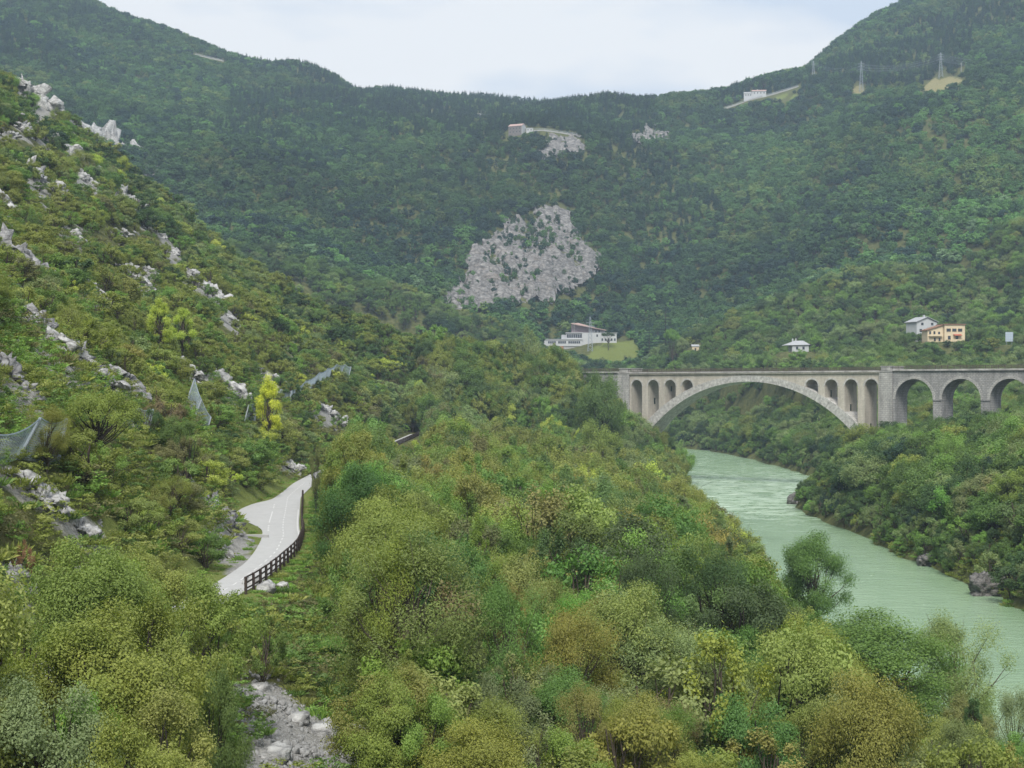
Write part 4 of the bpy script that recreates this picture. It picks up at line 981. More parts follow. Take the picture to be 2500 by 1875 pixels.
# ------------------------------------------------------------------ trees: shapes
def tubes_np(segs, n=5):
    """segs: list of (a, b, ra, rb)"""
    V = []; F = []
    for a, b, ra, rb in segs:
        a = np.asarray(a, float); b = np.asarray(b, float); d = norm(b-a); u = norm(np.cross(d, [.13, .9, .31])); w = np.cross(d, u); k = len(V)*n*2
        t = 2*np.pi*np.arange(n)/n; c = np.cos(t)[:, None]*u+np.sin(t)[:, None]*w
        V.append(np.concatenate([a+c*ra, b+c*rb])); F.append(np.stack([k+np.arange(n), k+(np.arange(n)+1) % n, k+n+(np.arange(n)+1) % n, k+n+np.arange(n)], 1))
    return np.concatenate(V), np.concatenate(F)
def crown_np(kind, seed, nleaf, leaf, jit=.5):
    g = np.random.default_rng(seed)
    H, R = {'broad': (8, 3.3), 'wide': (7, 3.7), 'shrub': (3.6, 2.2), 'loose': (4.4, 2.1), 'poplar': (11, 2.3), 'pine': (11, 2.3), 'airy': (8.5, 3.4), 'bare': (4, 2.2), 'umbrella': (10, 4), 'oak': (8, 5), 'spire': (9, 1.7), 'dense': (8, 3.6)}[kind]
    segs = []; C = []; RC = []
    def limb(a, b, r0, r1, k=3, wob=.12):
        a = np.asarray(a, float); b = np.asarray(b, float); L_ = np.linalg.norm(b-a); p = a
        for j in range(1, k+1):
            q = a+(b-a)*j/k+(g.normal(size=3)*wob*L_/k if j < k else 0); segs.append((p, q, r0+(r1-r0)*(j-1)/k, r0+(r1-r0)*j/k)); p = q
    if kind == 'pine':
        segs.append(((0, 0, -.6), (0, 0, H*.5), .16, .1)); segs.append(((0, 0, H*.5), (0, 0, H*.98), .1, .02))
        lv = 13
        for j in range(lv):
            z = H*(.14+.84*j/lv); rr = R*(1-j/lv)**.8+.15
            for k in range(6 if j < lv-2 else 3):
                a = g.uniform(0, 6.28); r = rr*g.uniform(.55, 1); up = -.12
                e = np.array([math.cos(a)*r, math.sin(a)*r, z+r*up]); segs.append(((0, 0, z), e, .035, .012))
                for f in (.5, .85): C.append(e*f+np.array([0, 0, z])*(1-f)); RC.append(rr*.26+.12)
    else:
        nst = {'shrub': 4, 'loose': 4, 'bare': 6, 'airy': 1}.get(kind, 1); nc = {'broad': 46, 'wide': 48, 'shrub': 26, 'loose': 26, 'poplar': 46, 'airy': 46, 'bare': 22, 'umbrella': 22, 'oak': 34, 'spire': 36, 'dense': 46}[kind]
        z0 = {'shrub': .12, 'loose': .15, 'bare': .3, 'poplar': .16, 'umbrella': .7, 'oak': .42, 'airy': .16, 'spire': .1}.get(kind, .13)
        stems = []
        for s in range(nst):
            a = g.uniform(0, 6.28); sp = R*.3 if nst > 1 else 0; top = np.array([math.cos(a)*sp, math.sin(a)*sp, H*(.75 if kind != 'umbrella' else .72)])
            b = np.array([math.cos(a)*.12, math.sin(a)*.12, -.6]) if nst > 1 else np.array([0, 0, -.6])
            top = top+np.append(g.normal(size=2)*R*.1, 0)
            limb(b, top, {'shrub': .05, 'loose': .05, 'bare': .045}.get(kind, {'oak': .3, 'spire': .1}.get(kind, .2)), .03, 4, .1); stems.append((b, top))
        for j in range(nc):
            for _ in range(30):
                u = g.normal(size=3); u /= np.linalg.norm(u); r = g.uniform(.35, 1)**.45
                p = u*r
                if kind in ('poplar', 'spire'): zz = (p[2]*.5+.5); p[:2] *= (.35+.75*math.sin(math.pi*min(1, .15+.8*zz)))*1.
                if p[2] > -.75: break
            ph = H*(z0+(1-z0)*(p[2]*.5+.5)*.93); lump = .86+.28*g.random()
            c = np.array([p[0]*R*.84*lump, p[1]*R*.84*lump, ph])
            if kind == 'umbrella': c[2] = H*(.78+.16*(1-(p[0]**2+p[1]**2))+.05*g.random())
            if kind == 'oak': c[2] = H*(.5+.45*(1-(p[0]**2+p[1]**2)*.8)*g.uniform(.6, 1))
            C.append(c); RC.append(R*g.uniform(.18, .33)*(1.1 if kind in ('wide', 'broad') else 1.7 if kind == 'spire' else 1.5 if kind == 'dense' else 1.3 if kind == 'airy' else 1.))
            b, tp = stems[g.integers(len(stems))]; f = min(.95, max(.25, c[2]/H*.62)); st = b+(tp-b)*f
            limb(st, c, .03 if kind in ('shrub', 'loose', 'bare') else .07, .01, 3, .18)
            if kind in ('bare', 'airy', 'oak'):
                for _ in range(4 if kind == 'bare' else 1): limb(st+(c-st)*g.uniform(.3, .9), c+g.normal(size=3)*R*.22, .014, .005, 2, .1)
    C = np.array(C); RC = np.array(RC); w = RC**2; w = w/w.sum()
    k = g.choice(len(C), nleaf, p=w)
    u = norm(g.normal(size=(nleaf, 3))); r = g.random(nleaf)**.42
    anis = np.array([1, 1, .85]) if kind not in ('pine',) else np.array([1, 1, .3])
    if kind in ('poplar', 'loose', 'bare', 'airy', 'spire'): anis = np.array([.85, .85, 1.05])
    off = u*(r*RC[k])[:, None]*anis
    sub = norm(g.normal(size=(len(C)*7, 3)))
    # second order: pull leaves towards sprays so each clump breaks up
    sp_i = k*7+g.integers(0, 7, nleaf); off = off*.62+(sub[sp_i]*(RC[k]*.72)[:, None]*anis)*.6*g.random(nleaf)[:, None]**.5
    P = C[k]+off
    nrm = norm(norm(off)*.5+norm(P-np.array([0, 0, H*.42]))*.55+[0, 0, .3]+g.normal(size=(nleaf, 3))*jit)
    tdir = norm(np.cross(nrm, g.normal(size=(nleaf, 3)))); b = np.cross(nrm, tdir)
    Ls = leaf*g.uniform(.65, 1.35, nleaf)[:, None]; Ws = Ls*(.34 if kind in ('pine', 'spire', 'airy') else .58)
    tip = P+tdir*Ls*.5-np.array([0, 0, 1])*Ls*.12; base = P-tdir*Ls*.5
    V = np.stack([base, P+b*Ws*.5, tip, P-b*Ws*.5], 1).reshape(-1, 3); F = np.arange(nleaf*4).reshape(-1, 4)
    cl = g.random(len(C)); lv = np.clip((.5 if jit > .4 else .25)*g.random(nleaf)+.3*cl[k]+(.1 if jit > .4 else .2), 0, 1)
    return V, F, lv, segs
KINDS = ['broad', 'wide', 'shrub', 'loose', 'poplar', 'pine', 'airy', 'bare', 'umbrella', 'oak', 'spire', 'dense']
NEAR = {'broad': (15000, .17), 'wide': (16000, .17), 'shrub': (7500, .12), 'loose': (7000, .11), 'poplar': (13000, .16), 'pine': (11000, .2), 'airy': (14000, .17), 'bare': (6000, .1), 'umbrella': (9000, .2), 'oak': (11000, .16), 'spire': (14000, .16), 'dense': (22000, .165)}
SIZE = {'broad': (8, 3.3), 'wide': (7, 3.7), 'shrub': (3.6, 2.2), 'loose': (4.4, 2.1), 'poplar': (11, 2.3), 'pine': (11, 2.3), 'airy': (8.5, 3.4), 'bare': (4, 2.2), 'umbrella': (10, 4), 'oak': (8, 5), 'spire': (9, 1.7), 'dense': (8, 3.6)}
NM = {}      # (kind, variant) -> crown mesh, trunk mesh
def near_mesh(kind, var):
    if (kind, var) not in NM:
        n, l = NEAR[kind]
        if var > 1: n, l = int(n*2.6), l*.66         # finer leaves for the trees nearest the camera
        V, F, lv, segs = crown_np(kind, 100+KINDS.index(kind)*10+var, n, l)
        cm = np_mesh('crown', V, F, M['leaf_obj'], [('lv', 'FLOAT', 'FACE', lv)])
        tv, tf = tubes_np(segs); NM[kind, var] = (cm, np_mesh('trunk', tv, tf, M['bark_dark'] if kind in ('oak', 'broad', 'wide', 'bare') else M['bark']))
    return NM[kind, var]
PROTO = bpy.data.collections.new('plant_shapes'); PI = {}
def proto(key, V, F, lv, segs, leafm='leaf_inst', nseg=4):
    if segs:
        tv, tf = tubes_np(segs, nseg); F2 = np.concatenate([F, tf+len(V)]); V2 = np.concatenate([V, tv]); lv2 = np.concatenate([lv, np.zeros(len(tf))]); fm = np.concatenate([np.zeros(len(F)), np.ones(len(tf))])
    else: F2, V2, lv2, fm = F, V, lv, np.zeros(len(F))
    me = np_mesh('plant', V2, F2, [M[leafm], M['bark']], [('lv', 'FLOAT', 'FACE', lv2)], fm)
    o = bpy.data.objects.new('shape_%03d' % len(PI), me); PROTO.objects.link(o); PI[key] = len(PI)
for kd in KINDS:
    n, l = NEAR[kd]
    for var in range(2 if kd in ('broad', 'wide', 'shrub', 'loose', 'airy', 'poplar', 'dense') else 1):
        V, F, lv, segs = crown_np(kd, 100+KINDS.index(kd)*10+var, int(n*.42), l*1.55); proto((kd, var, 'mid'), V, F, lv, segs)
        if var == 0 and kd not in ('pine', 'umbrella', 'oak', 'spire'): V, F, lv, segs = crown_np(kd, 500+KINDS.index(kd), int(n*1.5), l*.85); proto((kd, var, 'fine'), V, F, lv, segs)
        V, F, lv, segs = crown_np(kd, 300+KINDS.index(kd)*10+var, 1150, l*4.3*(1.0 if kd not in ('shrub', 'loose') else .8), .28); proto((kd, var, 'far'), V, F, lv, segs[:8])
def tuft(seed, n, hgt, rad):
    g = np.random.default_rng(seed); a = g.uniform(0, 6.28, n); r = rad*g.random(n)**.5
    b = np.stack([np.cos(a)*r, np.sin(a)*r, np.full(n, -.05)], 1); d = norm(np.stack([np.cos(a)*.5, np.sin(a)*.5, np.ones(n)], 1)+g.normal(size=(n, 3))*.35); h = hgt*g.uniform(.4, 1, n)[:, None]
    s = norm(np.cross(d, g.normal(size=(n, 3))))*hgt*.09
    V = np.stack([b-s*.6, b+s*.6, b+d*h*.65+s, b+d*h-np.array([0, 0, .12])*h], 1).reshape(-1, 3); return V, np.arange(n*4).reshape(-1, 4), g.random(n)
for v in range(2):
    V, F, lv = tuft(900+v, 150, .55, .55); proto(('tuft', v), V, F, lv, [])
    V, F, lv, segs = crown_np('shrub', 910+v, 500, .28); proto(('low', v), V*np.array([.42, .42, .3]), F, lv, [])
for v in range(4):
    me = crag_mesh('stone', 1., .7, .9, 0, 950+v, M['rubble'], 2); o = bpy.data.objects.new('shape_%03d' % len(PI), me); PROTO.objects.link(o); PI['stone', v] = len(PI)

def gn_group():
    t = bpy.data.node_groups.new('scatter_plants', 'GeometryNodeTree')
    t.interface.new_socket('Geometry', in_out='INPUT', socket_type='NodeSocketGeometry'); t.interface.new_socket('Geometry', in_out='OUTPUT', socket_type='NodeSocketGeometry')
    i = t.nodes.new('NodeGroupInput'); o = t.nodes.new('NodeGroupOutput'); p = t.nodes.new('GeometryNodeInstanceOnPoints')
    c = t.nodes.new('GeometryNodeCollectionInfo'); c.inputs[0].default_value = PROTO; c.inputs['Separate Children'].default_value = True; c.inputs['Reset Children'].default_value = True
    def at(n, ty):
        a = t.nodes.new('GeometryNodeInputNamedAttribute'); a.data_type = ty; a.inputs[0].default_value = n; return a.outputs[0]
    K = t.links.new
    K(i.outputs[0], p.inputs['Points']); K(c.outputs[0], p.inputs['Instance']); p.inputs['Pick Instance'].default_value = True
    K(at('pick', 'INT'), p.inputs['Instance Index']); K(at('turn', 'FLOAT_VECTOR'), p.inputs['Rotation']); K(at('size', 'FLOAT_VECTOR'), p.inputs['Scale']); K(p.outputs[0], o.inputs[0])
    return t
GN = gn_group()
def mass(name, label, pts, pick, turn, size, tint):
    n = len(pts); 
    if n == 0: return None
    tint4 = np.concatenate([np.asarray(tint), np.ones((n, 1))], 1)
    me = bpy.data.meshes.new(name); me.vertices.add(n); me.vertices.foreach_set('co', np.asarray(pts, np.float32).ravel())
    for nme, typ, key, dat in (('pick', 'INT', 'value', np.asarray(pick, np.int32)), ('turn', 'FLOAT_VECTOR', 'vector', turn), ('size', 'FLOAT_VECTOR', 'vector', size), ('tint', 'FLOAT_COLOR', 'color', tint4)):
        a = me.attributes.new(nme, typ, 'POINT'); a.data.foreach_set(key, np.asarray(dat, np.int32 if typ == 'INT' else np.float32).ravel())
    me.update(); o = link(name, me); md = o.modifiers.new('scatter', 'NODES'); md.node_group = GN
    tag(o, label, kind='stuff'); return o

# ------------------------------------------------------------------ tree colours
PAL = {'olive': (.205, .240, .056), 'khaki': (.232, .256, .072), 'green': (.118, .190, .048), 'dark green': (.068, .118, .040), 'bright green': (.175, .285, .062), 'grey-green': (.195, .245, .098),
       'brownish': (.170, .170, .072), 'yellow': (.56, .56, .070), 'yellow-green': (.40, .46, .085), 'rust-red': (.24, .135, .075), 'blackish green': (.040, .078, .046), 'pale green': (.22, .29, .11)}
PN = list(PAL); PV = np.array([PAL[k] for k in PN])
def pick_col(x, y, w, scale, seed):
    """colour index, patchy: weights w over PN order"""
    w = np.array([w.get(k, 0) for k in PN], float); w /= w.sum(); c = np.cumsum(w)
    u = .5*(fbm2(x/scale, y/scale, 3, seed)*.9+.5)+.5*rng.random(len(x)); r = np.argsort(np.argsort(u))/max(len(u)-1, 1)
    r = np.clip(r+rng.normal(0, .08, len(x)), 0, .9999)
    return np.searchsorted(c, r)
W_SLOPE = {'brownish': .05, 'khaki': .24, 'olive': .37, 'green': .14, 'yellow-green': .03, 'dark green': .05, 'bright green': .06, 'grey-green': .07}
W_RIGHT = {'green': .36, 'dark green': .22, 'grey-green': .16, 'bright green': .09, 'olive': .06, 'pale green': .08, 'blackish green': .03}
W_FAR = {'green': .42, 'dark green': .36, 'blackish green': .1, 'olive': .08, 'bright green': .04}

def scatter(x0, x1, y0, y1, sp):
    nx_, ny_ = int((x1-x0)/sp), int((y1-y0)/sp)
    A, B = np.meshgrid(np.arange(nx_), np.arange(ny_)); x = x0+(A+.5*(B % 2)+rng.uniform(-.42, .42, A.shape))*sp; y = y0+(B+rng.uniform(-.42, .42, A.shape))*sp
    return x.ravel(), y.ravel()
BDIR = (math.cos(TH), -math.sin(TH))
def bridge_sd(x, y): dx, dy = x-74.9, y-521; return dx*BDIR[0]+dy*BDIR[1], -dx*BDIR[1]*1.0*-1*-1+dy*BDIR[0] if False else (dx*math.sin(TH)+dy*math.cos(TH))
def clear_mask(x, y, z, h, r):
    """True where a plant would stand on the path, the bridge, in a house or right in front of one"""
    px, pyb = px_of(x, y, z); _, pyt = px_of(x, y, z+h); rp = r/y*FPX
    bad = np.zeros(len(x), bool)
    off = x-path_x(y); lay = np.interp(y, [150, 165, 174, 188, 197, 204, 214], [0, 1.6, 3.6, 4.2, 2.6, .8, 0])
    bad |= (y < 486) & (off > -(2.3+lay+r*.5)) & (off < 2.3+r*.55)
    s, d = bridge_sd(x, y)
    bad |= (d > -1.2-r*.8) & (d < BW+1.2+r*.8) & (s > -86) & (s < 133) & (z+h > 9) & ~((np.abs(s) < 41) & (z+h < 12))
    rd, sd0 = river_d(x, y); bad |= rd < np.where(sd0 > 0, .2, .4+r*.15)
    for x0, x1, y0, y1, Y in CLEAR:
        bad |= (y < Y+14) & (y > Y-(220 if Y < 1200 else 120)) & (px+rp*.8 > x0) & (px-rp*.8 < x1) & (pyt < y1) & (pyb > y0)
        bad |= (np.abs(y-Y) < 13) & (px+rp > x0) & (px-rp < x1) & (pyb > y0-20) & (pyb < y1+20)
    return bad

# ------------------------------------------------------------------ single trees that the photograph singles out
SPECIAL = [  # picture x, top row, distance (0: on the slope at base row), height, radius, kind, colour, label
 (392, 715, 867, 0, 36, 'spire', 'yellow-green', 'left of two tall slim yellow-green trees on the slope'),
 (446, 735, 880, 0, 36, 'spire', 'yellow-green', 'right of two tall slim yellow-green trees on the slope'),
 (660, 900, 1092, 0, 36, 'spire', 'yellow', 'bright yellow slender tree in front of the long rockfall net'),
 (245, 940, 1140, 0, 120, 'oak', 'olive', 'gnarled dark-limbed tree with spreading olive crown by the nearest net'),
 (455, 1050, 1200, 0, 62, 'bare', 'brownish', 'brown bushy tree with many bare upright stems above the path'),
 (915, 1425, 1640, 112, 62, 'loose', 'rust-red', 'rust-red half-bare tree below the cycle path'),
 (62, 1310, 1440, 0, 34, 'loose', 'rust-red', 'small orange-red shrub on the dark cliff at lower left'),
 (1985, 1295, 1512, 205, 98, 'dense', 'green', 'round dark green tree standing alone at the river edge'),
 (2130, 1490, 1840, 134, 240, 'dense', 'green', 'large spreading green tree at bottom right before the river'),
 (2340, 1480, 1800, 146, 150, 'airy', 'grey-green', 'feathery grey-green willow leaning over the river at bottom right'),
 (2470, 1660, 1880, 128, 90, 'airy', 'grey-green', 'feathery willow cut by the right picture edge'),
 (1560, 1215, 1420, 236, 70, 'poplar', 'grey-green', 'leftmost of three pale grey-green poplars in the middle'),
 (1660, 1200, 1440, 232, 72, 'poplar', 'grey-green', 'middle one of three pale grey-green poplars'),
 (1745, 1235, 1450, 226, 66, 'poplar', 'pale green', 'rightmost of three pale poplars, nearest the river'),
 (1700, 1345, 1600, 172, 62, 'poplar', 'yellow-green', 'tall yellow-green poplar in front of the dark pine'),
 (1640, 1440, 1660, 162, 44, 'pine', 'blackish green', 'single blackish pine amid the olive riverside wood'),
 (1385, 1710, 1880, 112, 46, 'poplar', 'yellow', 'small yellow-topped tree at the bottom middle'),
 (1235, 1330, 1450, 178, 38, 'poplar', 'yellow-green', 'pale yellow bush-like tree in the middle wood'),
 (1262, 1405, 1545, 150, 44, 'dense', 'bright green', 'narrow bright green tree in the middle wood'),
 (1150, 1560, 1860, 108, 110, 'wide', 'olive', 'big dark olive tree at the bottom, right of the scree'),
 (850, 1545, 1790, 98, 100, 'airy', 'bright green', 'bright green tree leaning out over the scree'),
 (1060, 1380, 1560, 132, 80, 'bare', 'brownish', 'brown dry tree right of the rust-red one'),
 (745, 1075, 1255, 0, 20, 'bare', 'brownish', 'thin bare sapling at the far bend of the path'),
 (290, 1435, 1700, 62, 230, 'broad', 'olive', 'large olive tree at lower left hiding the near end of the path'),
 (480, 1365, 1640, 74, 160, 'broad', 'olive', 'olive tree directly left of the fence end at lower left'),
 (385, 1640, 1900, 56, 190, 'broad', 'khaki', 'yellowish olive tree at the bottom left beside the scree'),
 (515, 1590, 1850, 64, 95, 'wide', 'green', 'dark green tree leaning over the left edge of the scree'),
 (110, 1610, 1900, 54, 230, 'wide', 'grey-green', 'dull grey-green tree in the bottom left corner'),
 (215, 1630, 1800, 55, 90, 'shrub', 'bright green', 'small vivid green shrub near the bottom left corner'),
 (40, 1480, 1800, 62, 170, 'loose', 'olive', 'olive tree at the left picture edge below the dark cliff'),
 (385, 1420, 1700, 68, 190, 'wide', 'olive', 'olive tree in front of the near path stretch, second from left edge'),
 (170, 1470, 1750, 60, 210, 'broad', 'olive', 'yellow-olive tree hiding the path at the left picture edge'),
 (300, 1690, 1900, 50, 170, 'broad', 'olive', 'olive tree at the bottom edge left of the scree'),
 (640, 1500, 1640, 88, 70, 'loose', 'green', 'small dark green bush-like tree above the top of the scree'),
 (330, 1310, 1500, 84, 130, 'broad', 'khaki', 'khaki tree above the large olive one at lower left'),
 (200, 1350, 1500, 82, 120, 'wide', 'olive', 'low olive tree at left under the crumbling rock band'),
 (1470, 895, 1010, 505, 60, 'dense', 'green', 'dark green tree before the left end of the bridge'),
 (1460, 1010, 1130, 440, 58, 'dense', 'khaki', 'pale khaki rounded tree below the left end of the bridge'),
 (1280, 790, 880, 585, 50, 'broad', 'grey-green', 'pale grey-green tree rising behind the left spur'),
 (1640, 805, 860, 920, 26, 'umbrella', 'bright green', 'round bright green umbrella pine beyond the bridge'),
 (1485, 812, 838, 1035, 20, 'umbrella', 'dark green', 'dark flat-topped tree before the school right wing'),
 (172, 240, 285, 0, 24, 'broad', 'blackish green', 'dark round tree on the skyline of the near slope'),
 (1585, 760, 838, 1010, 22, 'pine', 'blackish green', 'left of two dark conifers right of the school'),
 (1625, 745, 835, 1000, 30, 'pine', 'blackish green', 'tall dark conifer right of the school'),
 (1830, 200, 230, 1775, 14, 'umbrella', 'blackish green', 'left umbrella pine above the ridge farmhouse'),
 (1866, 192, 230, 1775, 15, 'umbrella', 'blackish green', 'right umbrella pine above the ridge farmhouse'),
 (1893, 196, 226, 1775, 8, 'pine', 'blackish green', 'dark conifer right of the ridge farmhouse'),
]
SPOS = []; SPBOX = []
for i, (px, pt, pb, Y, rp, kd, cl, lb) in enumerate(SPECIAL):
    if Y == 0: x, Y, z = hit(px, pb)
    else: x = (px-1250)/FPX*Y; z = gz(x, Y)
    if abs(x-path_x(Y)) < 3.2 and Y < 500: x = float(path_x(Y))+(3.4 if x > path_x(Y) else -3.4); z = gz(x, Y)
    ht = max(CAM_Z-(pt-HOR)/FPX*Y-z, 1.5); r = rp/FPX*Y
    e = empty('tree', (x, Y, z)); tag(e, lb, 'tree', 'single trees that stand out')
    H0, R0 = SIZE[kd]
    c, tk = near_mesh(kd, 2 if r/R0*7 > Y*.04 and kd in ('broad', 'wide', 'airy', 'poplar', 'dense') else i % 2)
    sc = (r/R0, r/R0, ht/H0); rz = random.uniform(0, 6.28)
    for nme, me in (('crown', c), ('trunk', tk)):
        o = link(nme, me, e); o.scale = sc; o.rotation_euler = (0, 0, rz)
        if nme == 'crown': o.color = (*[q*random.uniform(.92, 1.08) for q in PAL[cl]], 1)
    if Y > 85: SPBOX.append((px-rp*.6, pt, px+rp*.6, pt+(.42 if Y > 150 else .22)*(pb-pt), Y))
    SPOS.append((x, Y, r, ht))
SPOS = np.array(SPOS)

# ------------------------------------------------------------------ woodland near the camera (left slope, valley floor, both banks)
def near_plants():
    x, y = scatter(-260, 250, 50, 900, 2.55)
    a = x/y; keep = (a > -.375) & (a < .375)
    rd, side = river_d(x, y); keep &= (rd > .5) & ((side < 0) | (y > 130))
    off = x-path_x(y)
    keep &= ~((side < 0) & (y > 640)); keep &= ~((y < 68) & (off > 17))
    keep &= ~((side > 0) & (rd > 190)); keep &= (y < 705) | ((rd < 15) & (x > 0))
    # denser shrubs on the hillside, fewer larger trees on the valley floor
    up = (off < -3) & (side < 0)
    p = np.where(up, .7, .46); p = np.where((off > 0) & (off < 6) & (y < 240) & (y > 105), .3, p); p = np.where((side < 0) & (y > 490), .62, p); p = np.where(side > 0, .36, p)
    p = np.where((side > 0) & (rd < 9), .8, p); p = np.where((off > 2) & (off < 16) & (y < 104), .5, p)
    keep &= rng.random(len(x)) < p
    x, y, rd, side, off, up = (q[keep] for q in (x, y, rd, side, off, up))
    z = ground(x, y)
    n = len(x); kind = np.empty(n, object); h = np.zeros(n); r = np.zeros(n)
    u = rng.random(n); big = fbm2(x/22, y/22, 3, 71)*.5+.5
    for i in range(n):
        if side[i] > 0:
            kind[i] = rng.choice(['broad', 'wide', 'airy', 'shrub', 'poplar', 'dense'], p=[.16, .2, .18, .08, .08, .3]); h[i] = rng.uniform(6, 10.5); 
            if rd[i] < 7: kind[i] = rng.choice(['shrub', 'loose', 'wide', 'broad']); h[i] = rng.uniform(2.4, 5.5)
            elif 16 < rd[i] and 380 < y[i] < 560: h[i] *= .82
        elif up[i]:
            kind[i] = rng.choice(['shrub', 'loose', 'broad', 'wide', 'airy', 'bare', 'dense'], p=[.34, .2, .1, .12, .06, .03, .15]); h[i] = rng.uniform(2.0, 5.0)*(1 if y[i] < 420 else 1.3)*(.75+.5*big[i])
            if off[i] > -6: h[i] = min(h[i], 2.8)
        else:
            kind[i] = rng.choice(['broad', 'wide', 'loose', 'shrub', 'airy', 'poplar', 'bare', 'dense'], p=[.15, .15, .1, .08, .14, .09, .03, .26]); h[i] = rng.uniform(6, 12)*(.75+.5*big[i])
            if off[i] < 6 and 104 < y[i] < 490: h[i] = min(h[i], 2.6)
            if rd[i] < 8: h[i] *= .85
            if y[i] < 92 and off[i] > 17: h[i] = min(h[i], 6.5)
        H0, R0 = SIZE[kind[i]]
        q = rng.uniform(.8, 1.25); r[i] = R0*h[i]/H0*q*(1.25 if up[i] and kind[i] != 'bare' else 1.05 if side[i] > 0 else .84)
    bad = clear_mask(x, y, z, h, r)
    # keep the sight line to the path open, as in the photograph
    px, pyb = px_of(x, y, z); _, pyt = px_of(x, y, z+h); rp = r/y*FPX
    yy = np.arange(112, 238, 2.); qx, qy = px_of(smooth_i(yy, RE)-.6, yy, np.full(len(yy), PATH_Z+.3)); ql, _ = px_of(smooth_i(yy, LE), yy, np.full(len(yy), PATH_Z+.3))
    for a_, b_, l_, d_ in zip(qx, qy, ql, yy): bad |= (y < d_-1) & (pyt < b_+4) & (pyb > b_) & (px+rp*.85 > l_) & (px-rp*.85 < a_+6)
    yy = np.arange(396, 475, 6.); qx, qy = px_of(smooth_i(yy, RE)+.3, yy, np.full(len(yy), PATH_Z+1.2))
    for a_, b_, d_ in zip(qx, qy, yy): bad |= (y < d_) & (y > d_-200) & (pyt < b_+8) & (pyb > b_) & (px+rp*.8 > a_-5) & (px-rp*.8 < a_+4)
    for (x0, y0, x1, y1, Y) in ROCKBOX:
        m_ = (y < Y+8) & (y > Y-70) & (px > x0-rp*.35) & (px < x1+rp*.35) & (pyt < y1) & (pyb > y0+.15*(y1-y0)) & (pyt < y1-.12*(y1-y0)) & (rng.random(len(x)) < .88); bad |= m_
    for k_, (x0, y0, x1, y1, Y) in enumerate(NETBOX+SPBOX): ex = .7 if k_ < len(NETBOX) else .15 if Y < 200 else .5; bad |= (y < Y+1.5) & (y > Y-(50 if k_ < len(NETBOX) else 16)) & (px+rp*ex > x0) & (px-rp*ex < x1) & (pyt < y1) & (pyb > y0)
    bad |= poly_in(px, pyb, SCREE) & (y < 140)
    for a_, b_ in [(610, 1660), (640, 1670), (620, 1720), (670, 1720), (630, 1780), (690, 1780), (650, 1840), (720, 1840), (760, 1850), (735, 1800)]:
        bad |= (y < 108) & (np.abs(px-a_) < rp*.75) & (pyt < b_) & (pyb > b_-40)
    for sx_, sy_, sr, sh in SPOS: bad |= np.hypot(x-sx_, y-sy_) < sr*.55+r*.35
    # the big arch and the far water must stay visible between the near bank trees
    s, d = bridge_sd(x, y)
    bad |= (side < 0) & (y > 300) & (px > 1390) & (pyt < np.interp(px, [1380, 1455, 1500, 1560, 1640, 1690, 1720, 1760, 1850, 1900], [850, 905, 955, 1005, 1055, 1105, 1150, 1190, 1290, 1320]))
    bad |= (side < 0) & (px > 1680) & (pyt < np.interp(px+rp*.5, [1680, 1700, 1750, 1850, 1890, 1920, 2080, 2300, 2500], [1100, 1120, 1195, 1295, 1345, 1420, 1510, 1640, 1720])-4)
    bad |= (side > 0) & (y < 480) & (pyt < np.interp(px, [1900, 2000, 2090, 2130, 2180, 2300, 2500], [1230, 1130, 1070, 1055, 1020, 985, 985]))
    bad |= (side > 0) & (y > 480) & (y < 640) & (px > 1600) & (px < 2110) & (pyt < 925) & (d < 60)
    ok = ~bad
    return tuple(q[ok] for q in (x, y, z, h, r, kind, side, up, off))
x, y, z, h, r, kind, side, up, off = near_plants()
ci = np.where(side > 0, pick_col(x, y, W_RIGHT, 25, 13), pick_col(x, y, W_SLOPE, 17, 17))
far_green = (side < 0) & (y > 430) & (rng.random(len(x)) < .6); ci = np.where(far_green, pick_col(x, y, W_RIGHT, 25, 14), ci)
yg = (ci == PN.index('yellow-green')) & ((y < 150) | (rng.random(len(x)) < .4)); ci = np.where(yg, PN.index('olive'), ci)
ci = np.where((kind == 'bare') & (rng.random(len(x)) < .75), PN.index('brownish'), ci)
px, pyb = px_of(x, y, z); _, pyt = px_of(x, y, z+h)
size_px = (h*r)**.5/y*FPX; inview = (px > -20) & (px < 2520) & (pyt < 1875) & (pyb > 0)
is_tree = np.array([k in ('broad', 'wide', 'poplar', 'airy', 'pine', 'dense') for k in kind])
order = np.argsort(-size_px*inview)
single = np.zeros(len(x), bool)
nt_, nb_ = 250, 150
tr = [i for i in order if is_tree[i] and inview[i]][:nt_]; bu = [i for i in order if not is_tree[i] and inview[i]][:nb_]
single[tr] = True; single[bu] = True
ORD = ['leftmost', 'second', 'third', 'fourth', 'fifth', 'sixth', 'seventh', 'eighth', 'ninth', 'tenth', 'eleventh', 'twelfth', 'thirteenth', 'fourteenth', 'fifteenth', 'sixteenth', 'seventeenth', 'eighteenth', 'nineteenth', 'twentieth']
FORM = {'broad': 'rounded', 'dense': 'full-crowned', 'wide': 'spreading', 'poplar': 'upright', 'airy': 'feathery', 'pine': 'conical', 'shrub': 'dense', 'loose': 'loose', 'bare': 'half-bare'}
